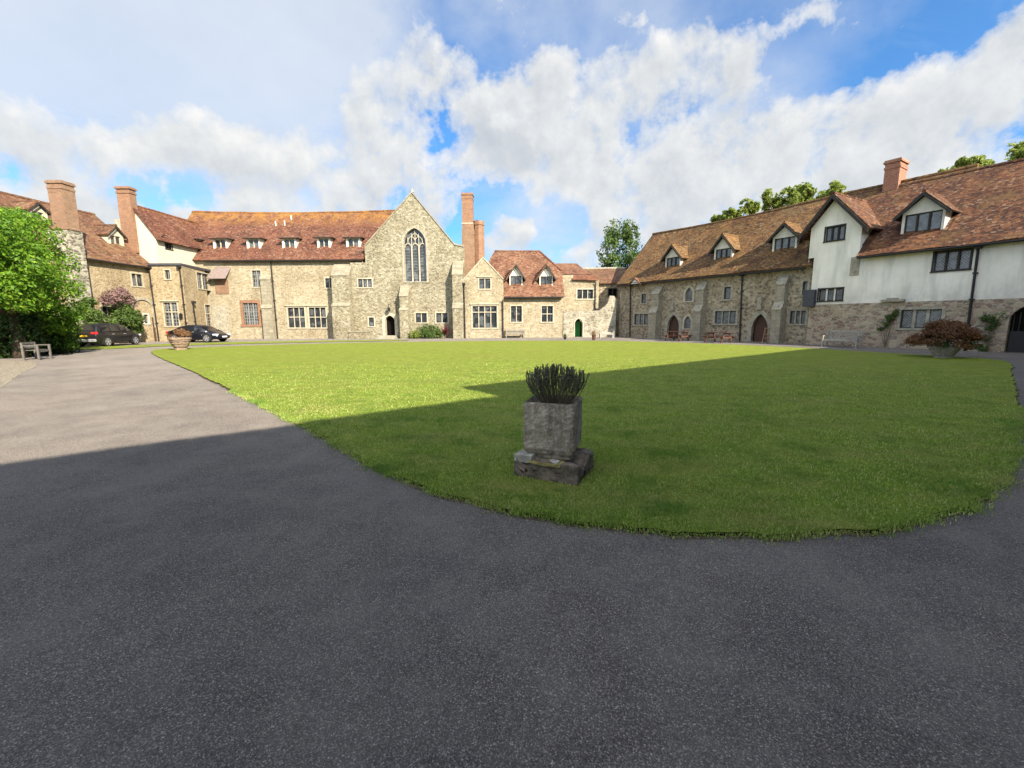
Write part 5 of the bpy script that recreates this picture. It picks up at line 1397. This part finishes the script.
# ================================================================== CARS
def car(name, label, L, Wd, H, paint, suv):
    root = thing(name, label, 'car', (0, 0, 0)); hw = Wd / 2
    # stations along x (rear 0 .. front L): x, zlow, zbelt, halfwidth
    if suv: st = [(0.0, .45, .80, hw * .80), (.06, .34, 1.0, hw * .9), (.25, .28, 1.06, hw * .97), (.8, .25, 1.05, hw), (2.2, .24, 1.0, hw), (3.2, .25, .98, hw * .99), (3.45, .27, .95, hw * .98), (L - .35, .28, .84, hw * .93), (L - .08, .3, .72, hw * .84), (L, .38, .6, hw * .74)]
    else: st = [(0.0, .45, .75, hw * .8), (.08, .34, .93, hw * .88), (.45, .26, .98, hw * .96), (1.2, .22, .95, hw), (2.6, .2, .92, hw), (3.3, .22, .90, hw), (3.6, .24, .86, hw * .98), (L - .45, .25, .74, hw * .93), (L - .1, .28, .62, hw * .83), (L, .34, .52, hw * .72)]
    def sec(x, zl, zb, h):
        half = [(h * .86, zl), (h * .97, zl + .1), (h, zl + (zb - zl) * .45), (h * .985, zb - .1), (h * .93, zb - .02), (h * .6, zb + .025), (0, zb + .04)]
        return [Vector((x, -y, z)) for y, z in half] + [Vector((x, y, z)) for y, z in reversed(half[:-1])]
    mb = MB(); mb.rings([sec(*s) for s in st], paint); mb.build('body', root, smooth=True, uv=False, local=True)
    # cabin
    if suv: cb = [(.06, .98, .98, .9), (.40, 1.02, H - .07, .74), (1.2, 1.02, H, .76), (2.1, 1.0, H - .01, .76), (2.65, .98, H - .09, .72), (3.35, .95, .97, .84)]
    else: cb = [(.45, .96, .97, .86), (1.15, .94, H - .1, .72), (1.8, .93, H, .72), (2.4, .92, H - .02, .72), (2.75, .9, H - .1, .70), (3.6, .86, .88, .84)]
    def csec(x, zb, zt, k):
        half = [(hw * .94, zb - .02), (hw * (.94 * .35 + k * .65), zb + (zt - zb) * .6), (hw * k, zt - .07 * (zt - zb)), (hw * k * .85, zt), (0, zt + .015)]
        return [Vector((x, -y, z)) for y, z in half] + [Vector((x, y, z)) for y, z in reversed(half[:-1])]
    cs = [csec(*s) for s in cb]; mb = MB(); mb.rings(cs, paint); mb.build('cabin', root, smooth=True, uv=False, local=True)
    # side windows: inset quads slightly proud
    def lerp_sec(i, f): return [a.lerp(b, f) for a, b in zip(cs[i], cs[i + 1])]
    for sg, ids in ((-1, (0, 1, 2)), (1, (8, 7, 6))):
        for (i, f0, f1) in ((0, .55, .97), (1, .06, .95), (2, .04, .96), (3, .05, .95), (4, .05, .62)):
            A_s, B_s = lerp_sec(i, f0), lerp_sec(i, f1); o_ = Vector((0, .012 * sg, .004)); mb = MB()
            a0, a1, a2 = (A_s[k] for k in ids); b0, b1, b2 = (B_s[k] for k in ids)
            lo = .12
            mb.poly([a0.lerp(a1, lo) + o_, b0.lerp(b1, lo) + o_, b1 + o_, a1 + o_], 'carglass'); mb.poly([a1 + o_, b1 + o_, b1.lerp(b2, .8) + o_, a1.lerp(a2, .8) + o_], 'carglass')
            mb.build('side_window', root, uv=False, local=True)
    for nm_, i, f0, f1, dx in (('rear_window', 0, .25, .9, -.015), ('windscreen', len(cb) - 2, .1, .88, .015)):
        A_s, B_s = lerp_sec(i, f0), lerp_sec(i, f1); o_ = Vector((dx, 0, .012)); mb = MB()
        mb.poly([A_s[3] * 1 + o_, A_s[5] + o_, B_s[5] + o_, B_s[3] + o_], 'carglass'); mb.poly([A_s[3] + o_, A_s[4] + o_, A_s[5] + o_], 'carglass'); mb.build(nm_, root, uv=False, local=True)
    ax = (.78, L - .85); R = .335
    for x in ax:
        for sg in (-1, 1):
            mb = MB(); y = sg * (hw - .005); mb.rings([[Vector((x + (R + .055) * math.cos(a), y + dy, max(.17, R + (R + .055) * math.sin(a)))) for a in [2 * math.pi * k / 24 for k in range(24)]] for dy in (-sg * .2, sg * .008)], 'rubber'); mb.build('wheel_arch', root, uv=False, local=True)
            wroot = MB(); ys = sg * (hw - .19), sg * (hw - .16), sg * (hw - .0), sg * (hw + .018)
            rs = (R - .03, R, R, R - .03)
            wroot.rings([[Vector((x + r * math.cos(a), yy, R + r * math.sin(a))) for a in [2 * math.pi * k / 28 for k in range(28)]] for yy, r in zip(ys, rs)], 'rubber'); w_ = wroot.build('wheel', root, uv=False, local=True)
            mb = MB(); yy = sg * (hw + .022)
            mb.rings([[Vector((x + r * math.cos(a), y_, R + r * math.sin(a))) for a in [2 * math.pi * k / 24 for k in range(24)]] for y_, r in ((yy - sg * .03, .235), (yy, .235), (yy, .205), (yy - sg * .02, .2))], 'alloy', caps=False)
            for k in range(5):
                a = 2 * math.pi * k / 5 + .3; c_, s_ = math.cos(a), math.sin(a); t_ = Vector((-s_, 0, c_)) * .035; p0 = Vector((x, yy, R)); p1 = p0 + Vector((c_, 0, s_)) * .215; dy = Vector((0, -sg * .02, 0))
                mb.hexa([p0 - t_ * 1.2 + dy, p1 - t_ + dy, p1 + t_ + dy, p0 + t_ * 1.2 + dy, p0 - t_ * 1.2, p1 - t_, p1 + t_, p0 + t_ * 1.2], 'alloy')
            mb.build('rim', w_, uv=False, local=True)
    for sg in (-1, 1):
        mb = MB(); z = .86 if suv else .74
        mb.box(.0, .13, sg * hw * .90 - .05, sg * hw * .90 + .03, z, z + .17, 'lamp_red'); mb.box(-.005, .1, min(sg * hw * .55, sg * hw * .9), max(sg * hw * .55, sg * hw * .9), z + .02, z + .15, 'lamp_red'); mb.build('tail_light', root, uv=False, local=True, bevel=.02)
        mb = MB(); z = .66 if suv else .56
        mb.box(L - .42, L - .07, min(sg * hw * .60, sg * hw * .90), max(sg * hw * .60, sg * hw * .90), z, z + .13, 'lamp_white'); mb.build('headlight', root, uv=False, local=True, bevel=.03)
        mb = MB(); mb.box(2.75 if suv else 2.9, 2.95 if suv else 3.08, sg * (hw + .1) - .09, sg * (hw + .1) + .09, .98 if suv else .92, 1.12 if suv else 1.04, paint); mb.build('wing_mirror', root, uv=False, local=True, bevel=.03)
        for xx in (1.25, 2.3):
            mb = MB(); mb.box(xx, xx + .18, sg * hw - .02, sg * hw + .02, .84, .87, 'plastic'); mb.build('door_handle', root, uv=False, local=True)
    mb = MB(); mb.box(-.03, .12, -hw * .84, hw * .84, .36, .56, 'plastic' if suv else paint); mb.build('rear_bumper', root, uv=False, local=True, bevel=.04)
    mb = MB(); mb.box(-.045, -.0, -.26, .26, .70, .82, 'plate_y'); mb.build('rear_plate', root, uv=False, local=True)
    mb = MB(); mb.box(L - .03, L + .02, -.26, .26, .40, .51, 'plate_w'); mb.build('front_plate', root, uv=False, local=True)
    return root
c1 = car('parked_car', 'black hatchback suv with yellow rear plate parked by the climber, its rear towards us', 4.2, 1.78, 1.58, 'paint_black', True)
c1.location = (-28.35, 28.6, 0); c1.rotation_euler = (0, 0, math.radians(97))
c2_ = car('parked_car', 'low dark blue saloon parked behind the brown-leaved urn, facing right', 4.35, 1.82, 1.42, 'paint_navy', False)
p = G(201, 341.2); c2_.location = (-28.1, 36.1, 0); c2_.rotation_euler = (0, 0, math.radians(-4))
for c in (c1, c2_): c['group'] = 'cars parked by the house'

# ================================================================== FURNITURE
def bench(label, px, py, rz, wid, m, h=.85, slats='v', group='benches round the courtyard', depth=.55):
    root = thing('garden_bench', label, 'bench', G(px, py), group, rz); hw = wid / 2
    for sx in (-1, 1):
        for y, hh in ((-depth / 2, .62), (depth / 2, h)):
            mb = MB(); mb.box(sx * hw - .035, sx * hw + .035, y - .035, y + .035, 0, hh, m); mb.build('leg', root, local=True)
        mb = MB(); mb.box(sx * hw - .045, sx * hw + .045, -depth / 2 - .05, depth / 2 - .036, .62, .66, m); mb.build('armrest', root, local=True)
    mb = MB()
    for k in range(5): y = -depth / 2 + .04 + k * (depth - .1) / 5; mb.box(-hw + .036, hw - .036, y, y + .075, .42, .445, m)
    mb.box(-hw + .036, hw - .036, -depth / 2 + .0, -depth / 2 + .03, .34, .415, m); mb.build('seat', root, local=True)
    mb = MB(); y = depth / 2; mb.box(-hw + .036, hw - .036, y - .02, y + .02, h - .09, h, m); mb.box(-hw + .036, hw - .036, y - .02, y + .02, .5, .56, m)
    n = int(wid / .11)
    for k in range(n): x = -hw + .06 + (wid - .12) * (k + .5) / n; mb.box(x - .022, x + .022, y - .01, y + .012, .56, h - .09, m)
    mb.build('backrest', root, local=True); return root
# local -y is the front of the seat
angN = math.atan2(BW.U.y, BW.U.x); angA = math.atan2(AW.U.y, AW.U.x)
bench('silvered slatted bench against the stone foot of the white rendered house', 840.5, 347.2, angN, 1.7, 'oak_pale', .95)
bc = bench('grey wooden bench at the cottage wall beside the downpipe', 515.5, 338.6, 0, 1.75, 'oak_grey', .85); bc.location = (RW.P(RW.u(515.5, 330, .5), 0, .5))
bench('small white bench at the ruined right end of the garden wall', 606.5, 338.2, math.radians(-3), 1.2, 'oak_white', .5)
b_ = bench('grey bench in shade under the big tree at left', 38, 359.5, math.radians(112), .85, 'oak_shade', .78, depth=.5); 
def picnic(label, px, py, rz):
    root = thing('picnic_table', label, 'picnic table', G(px, py), 'picnic tables by the stone range', rz); m = 'oak_dark'
    mb = MB()
    for k in range(5): mb.box(-.85, .85, -.36 + k * .146, -.36 + k * .146 + .13, .70, .735, m)
    mb.build('tabletop', root, local=True)
    for sg in (-1, 1):
        mb = MB()
        for k in range(2): y = sg * .68 - .13 + k * .14; mb.box(-.85, .85, y, y + .12, .42, .455, m)
        mb.build('bench_seat', root, local=True)
    for sx in (-1, 1):
        mb = MB(); x = sx * .6
        for sg in (-1, 1):
            a, b = Vector((x, sg * .28, .7)), Vector((x, sg * .62, 0)); dx = Vector((.035, 0, 0)); dy = Vector((0, .05, 0))
            mb.hexa([b - dx - dy, b + dx - dy, b + dx + dy, b - dx + dy, a - dx - dy, a + dx - dy, a + dx + dy, a - dx + dy], m)
        mb.box(x + .036, x + .08, -.78, .78, .32, .42, m); mb.box(x + .036, x + .08, -.36, .36, .61, .70, m); mb.build('end_frame', root, local=True)
    return root
picnic('red brown picnic table beside the smaller arched door', 677, 341.0, angA + .1)
picnic('red brown picnic table in front of the triple window between the two doors', 718, 342.6, angA)
# folding sign chair by the big door
root = thing('leaning_sign', 'small orange wooden a-frame board standing by the larger arched door', 'sign board', G(767, 342.8), None, angA)
mb = MB(); mb.box(-.22, .22, -.02, .02, .0, .0, 'oak_dark') if False else None
for sg in (-1, 1):
    a = [Vector((-.24, sg * .22, 0)), Vector((.24, sg * .22, 0)), Vector((.24, sg * .19, 0)), Vector((-.24, sg * .19, 0))]; t_ = [Vector((v.x * .9, v.y * .1, 1.05)) for v in a]
    for (i, j) in ((0, 3), (1, 2)):
        dx = .04 if i == 0 else -.04; mb.hexa([a[i], a[i] + Vector((dx, 0, 0)), a[j] + Vector((dx, 0, 0)), a[j], t_[i], t_[i] + Vector((dx, 0, 0)), t_[j] + Vector((dx, 0, 0)), t_[j]], 'terracotta')
    for f in (.3, .55, .95):
        p0 = a[0].lerp(t_[0], f); p1 = a[1].lerp(t_[1], f); mb.tube([p0, p1], .03, 'terracotta', 5)
mb.build('frame', root, local=True)

# urns
def urn(name, label, px, py, r, h, m, dark=None):
    p = G(px, py); root = thing(name, label, 'urn', p); mb = MB()
    mb.lathe([(r * .55, 0), (r * .6, h * .1), (r * .5, h * .16), (r * .66, h * .3), (r * .8, h * .55), (r * .92, h * .8), (r * 1.02, h * .84), (r * 1.02, h), (r * .9, h), (r * .88, h * .86)], (p.x, p.y, 0), m, 32, .03); mb.build('bowl', root, smooth=False)
    mb = MB()
    for zf, rf_ in ((.5, .8), (.68, .89)): mb.lathe([(r * rf_, h * zf), (r * (rf_ + .05), h * (zf + .02)), (r * (rf_ + .05), h * (zf + .05)), (r * rf_, h * (zf + .07))], (p.x, p.y, 0), m, 32)
    mb.build('band', root)
    mb = MB(); mb.lathe([(r * .86, h * .88), (r * .3, h * .9)], (p.x, p.y, 0), 'soil', 20); mb.build('soil', root)
    return root, p
MT['urn_pink'] = mat('pink_stone', plain((.27, .19, .14), .5, .6, 9))
_, p = urn('stone_urn', 'big round banded terracotta stone tub on the lawn corner before the dark saloon', 181, 350.2, .56, .76, 'urn_pink')
root = thing('brown_maple', 'low spreading brown leaved maple in the tub on the lawn corner', 'plant', (p.x, p.y, .68))
bl = [((p.x + dx, p.y + dy, .68 + dz), (.36, .3, .13)) for dx, dy, dz in ((-.25, 0, .3), (.2, .1, .34), (0, -.15, .42), (-.1, .1, .48), (.3, 0, .22), (-.35, 0, .2), (.1, -.1, .28))]
crown(bl, 5200, .035, 'leaf_brown', root, 'foliage', gap=.05, seed=21, shell=.2); limbs(root, (p.x, p.y, .68), [b[0] for b in bl], .03, name='stem')
_, p = urn('stone_urn', 'wide low pale stone bowl at the lawn edge before the rendered house', 943, 358.3, .50, .5, 'urnstone')
root = thing('red_maple', 'broad domed dark red japanese maple in the stone bowl before the rendered house', 'plant', (p.x, p.y, .45))
bl = []; rg = random.Random(4)
for k in range(44):
    a = rg.uniform(0, 6.28); q = rg.random() ** .6; bl.append(((p.x + 0.9 * q * math.cos(a), p.y + 0.9 * q * math.sin(a), 1.40 - .70 * q ** 2.4 + rg.uniform(-.14, .04)), (.34, .34, .17)))
crown(bl, 30000, .035, 'leaf_red', root, 'foliage', gap=.5, seed=22, shell=.1); limbs(root, (p.x, p.y, .45), [b[0] for b in bl[:12]], .05, name='stem')
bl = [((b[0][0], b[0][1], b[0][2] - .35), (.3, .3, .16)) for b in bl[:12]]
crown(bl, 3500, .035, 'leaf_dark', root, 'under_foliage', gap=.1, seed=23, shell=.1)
# small pots
def pot(label, px, py, r, h, m, n, lm, seed):
    p = G(px, py); root = thing('flower_pot', label, 'flower pot', p, 'pots by the garden wall'); mb = MB()
    mb.lathe([(r * .7, 0), (r, h * .85), (r * 1.1, h * .86), (r * 1.1, h)], (p.x, p.y, 0), m, 14); mb.build('pot', root)
    crown([((p.x, p.y, h + .12), (r * 1.1, r * 1.1, .2))], n, .03, lm, root, 'plant', gap=.3, seed=seed, shell=.1)
pot('dark brown tall pot at the lawn edge before the garden wall', 593.8, 340.2, .17, .45, 'oak_dark', 500, 'leaf_brown', 31)
pot('tiny dark pot left of the garden wall doorway', 565, 339.5, .13, .2, 'iron', 350, 'leaf_dark', 32)
# wall climbers on the rendered house
def on_wall(W, px, py, o=.15): u_, w_ = W.uw(px, py, o); return W.P(u_, w_, o)
for label, spots, n, m, seed in (('thin green climber on the stone wall left of the three light stone window', [(889, 318, .28), (894, 314, .22), (884, 324, .25), (880, 328, .2), (896, 311, .15)], 1500, 'leaf_mid', 41),
                                 ('sparse straggly climber on the stone wall left of the dark archway', [(992, 318, .35), (1000, 316, .25), (985, 318, .22), (990, 328, .2), (995, 324, .2), (986, 338, .22), (984, 348, .25)], 1500, 'leaf_mid', 42)):
    bl = [(tuple(on_wall(BW, x, y)), (r, r, r * .8)) for x, y, r in spots]; b0_ = Vector((bl[0][0][0], bl[0][0][1], 0)) + BW.n * .05
    root = thing('wall_climber', label, 'climber', b0_); crown(bl, n, .045, m, root, 'foliage', gap=.1, seed=seed, shell=.1)
    mb = MB()
    for b in bl: mb.tube([b0_, Vector(b[0]).lerp(b0_, .5) + BW.n * .04, Vector(b[0])], [.02, .012, .005], 'stem', 5)
    mb.build('stem', root)
# low wooden palings by the bench at left
root = thing('paling_fence', 'dark weathered paling fence in the shade at the left edge', 'fence', G(5, 360))
mb = MB(); p0, p1 = G(-60, 360.5), G(18, 357.5)
for i in range(14):
    q = p0.lerp(p1, i / 13); mb.box(q.x - .06, q.x + .06, q.y - .02, q.y + .02, 0, .85 + .05 * math.sin(i * 3), 'frame_dark')  # dark timber colour stands in for shade over the palings
mb.build('paling', root); mb = MB()
for z in (.3, .75): mb.tube([p0 + Vector((0, .04, z)), p1 + Vector((0, .04, z))], .035, 'bark', 6)
mb.build('rail', root)

# ================================================================== WORLD
wd = bpy.data.worlds.new('World'); S.world = wd; wd.use_nodes = True
t = NT(wd.node_tree); bg = t.n['Background']; out = t.n['World Output']
sky = t.new('ShaderNodeTexSky', sky_type='NISHITA'); sky.sun_disc = False; sky.sun_elevation = SUN_EL
sky.sun_rotation = math.atan2(sd.x, sd.y); sky.air_density = 1.0; sky.dust_density = .6; sky.ozone_density = 2.5
g = t.coord('Generated')
SX = xyz(t, g)
def blob_sum(items, start=None):
    f = start
    for px, py, rad, wgt in items:
        d = ray(px, py).normalized()
        dn = t.new('ShaderNodeVectorMath', operation='DOT_PRODUCT'); t.l.new(g, dn.inputs[0]); dn.inputs[1].default_value = d
        mr = t.new('ShaderNodeMapRange', interpolation_type='SMOOTHSTEP'); t.l.new(dn.outputs['Value'], mr.inputs[0])
        mr.inputs[1].default_value = math.cos(math.radians(rad * 1.12)); mr.inputs[2].default_value = math.cos(math.radians(rad * .15)); mr.inputs[3].default_value = 0; mr.inputs[4].default_value = wgt
        f = mr.outputs[0] if f is None else t.math('MAXIMUM' if wgt > 0 else 'ADD', f, mr.outputs[0])
    return f
CUM = [(615, 115, 8, .3), (665, 85, 6, .3), (695, 60, 4.5, .28), (718, 80, 4, .26), (600, 165, 10, .3), (655, 180, 10, .3), (705, 165, 8, .3), (565, 105, 6, .26), (765, 160, 7, .28), (830, 150, 7, .28), (895, 145, 7, .28), (955, 135, 7, .28), (1010, 130, 8, .28),
       (1030, 55, 4, .3), (633, 12, 2.2, .12), (450, 125, 8, .27), (500, 155, 9, .28), (400, 135, 9, .26), (425, 85, 5, .22), (15, 115, 7, .26), (60, 140, 8, .28), (120, 150, 6, .26), (175, 160, 5, .25), (240, 175, 8, .27), (310, 180, 9, .27), (370, 175, 9, .27),
       (430, 185, 8, .26), (10, 180, 9, .26), (80, 195, 6, .24), (200, 200, 6, .24), (530, 185, 4, .25), (500, 235, 6, .24), (570, 245, 6, .24), (610, 215, 5, .25), (1000, 90, 3, .2)]
cb_ = blob_sum(CUM)
cb_ = blob_sum([(100, 172, 3.0, -.16), (150, 186, 3.0, -.16), (190, 192, 2, -.1), (470, 205, 4.5, -.2), (560, 222, 4, -.16), (515, 198, 3, -.14), (45, 92, 4, -.15), (100, 105, 4, -.15)], cb_)
# added cloud cover in the unseen sky dome, behind and beside the viewpoint
bk_ = t.new('ShaderNodeMapRange'); t.l.new(SX[1], bk_.inputs[0]); bk_.inputs[1].default_value = .25; bk_.inputs[2].default_value = -.2; bk_.inputs[3].default_value = 0; bk_.inputs[4].default_value = .2
cb_ = t.math('MAXIMUM', cb_, bk_.outputs[0])
def cfield(v):
    return t.math('ADD', t.math('MULTIPLY', t.noise(v, 3.6, 5, .58, .15), .55), t.math('MULTIPLY', t.noise(t.mapping(v, loc=(4, 2, 7)), 10.5, 12, .62, .1), .45))
f0 = cfield(g); up_ = t.new('ShaderNodeVectorMath', operation='ADD'); t.l.new(g, up_.inputs[0]); up_.inputs[1].default_value = (.012, -.005, .03)
f1 = cfield(up_.outputs[0])
fc = t.math('ADD', t.math('ADD', t.math('MULTIPLY', f0, 1.75), -.375), t.math('MULTIPLY', cb_, 1.0))
cum = t.ramp(fc, [(.615, 0.0), (.68, .60), (.77, .97)])
den = t.math('ADD', t.math('MAXIMUM', SX[2], 0.0), .3)
cmb = t.new('ShaderNodeCombineXYZ'); t.l.new(t.math('DIVIDE', SX[0], den), cmb.inputs[0]); t.l.new(t.math('DIVIDE', SX[1], den), cmb.inputs[1])
pv = cmb.outputs[0]
wisp = t.ramp(t.noise(t.mapping(pv, (.5, 5, 1), rot=(0, 0, 1.15)), 2.0, 10, .68, .4), [(.50, 0.0), (.75, .5)])
wm = blob_sum([(480, 30, 14, 1.0), (600, 30, 9, .8), (760, 120, 8, .7), (330, 60, 10, .5), (880, 20, 9, .35)])
SOFT = [(150, 30, 20, .32), (290, 40, 13, .32), (50, 30, 14, .3), (340, 20, 11, .34), (230, 90, 12, .34), (60, 60, 7, .2), (330, 120, 8, .25), (120, 125, 5, .2), (590, 45, 7, .16), (540, 20, 6, .16), (480, 25, 6, .13), (620, 40, 8, .18), (760, 120, 7, .16), (560, 215, 12, .14), (30, 75, 6, .1)]
sb_ = blob_sum(SOFT)
soft = t.ramp(t.math('ADD', t.noise(t.mapping(pv, (1, 1, 1), rot=(0, 0, .5)), 1.5, 9, .6, .3), sb_), [(.44, .04), (.60, .34), (.80, .84)])
soft = t.math('MAXIMUM', soft, t.math('MULTIPLY', wisp, wm))
rel = t.math('MULTIPLY', t.math('SUBTRACT', f0, f1), 2.2)
thick = t.ramp(fc, [(.70, 0.0), (.95, .16)])
val = t.math('SUBTRACT', t.math('ADD', rel, .62), thick, True)
cc_ = t.ramp(val, [(.12, (.50, .56, .65)), (.42, (.63, .68, .75)), (.62, (.76, .80, .85)), (.85, (.92, .94, .97))])
softc = t.ramp(t.noise(pv, 1.1, 6, .6), [(.3, (.66, .73, .82)), (.7, (.86, .89, .93))])
K = .395 / SKY
def scl(c, k):
    n = t.new('ShaderNodeVectorMath', operation='SCALE'); t.l.new(c, n.inputs[0]); n.inputs['Scale'].default_value = k; return n.outputs[0]
skc = t.mix(1.0, sky.outputs[0], (.36, .76, 1.06), 'MULTIPLY')
base_ = t.mix(soft, skc, scl(softc, K))
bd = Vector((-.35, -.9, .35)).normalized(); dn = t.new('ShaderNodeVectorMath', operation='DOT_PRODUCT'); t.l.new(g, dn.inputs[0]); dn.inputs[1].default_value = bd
br_ = t.new('ShaderNodeMapRange', interpolation_type='SMOOTHSTEP'); t.l.new(dn.outputs['Value'], br_.inputs[0]); br_.inputs[1].default_value = .1; br_.inputs[2].default_value = .9; br_.inputs[3].default_value = 1.0; br_.inputs[4].default_value = 3.8  # unseen clouds behind the view brightened, added fill for shaded sides
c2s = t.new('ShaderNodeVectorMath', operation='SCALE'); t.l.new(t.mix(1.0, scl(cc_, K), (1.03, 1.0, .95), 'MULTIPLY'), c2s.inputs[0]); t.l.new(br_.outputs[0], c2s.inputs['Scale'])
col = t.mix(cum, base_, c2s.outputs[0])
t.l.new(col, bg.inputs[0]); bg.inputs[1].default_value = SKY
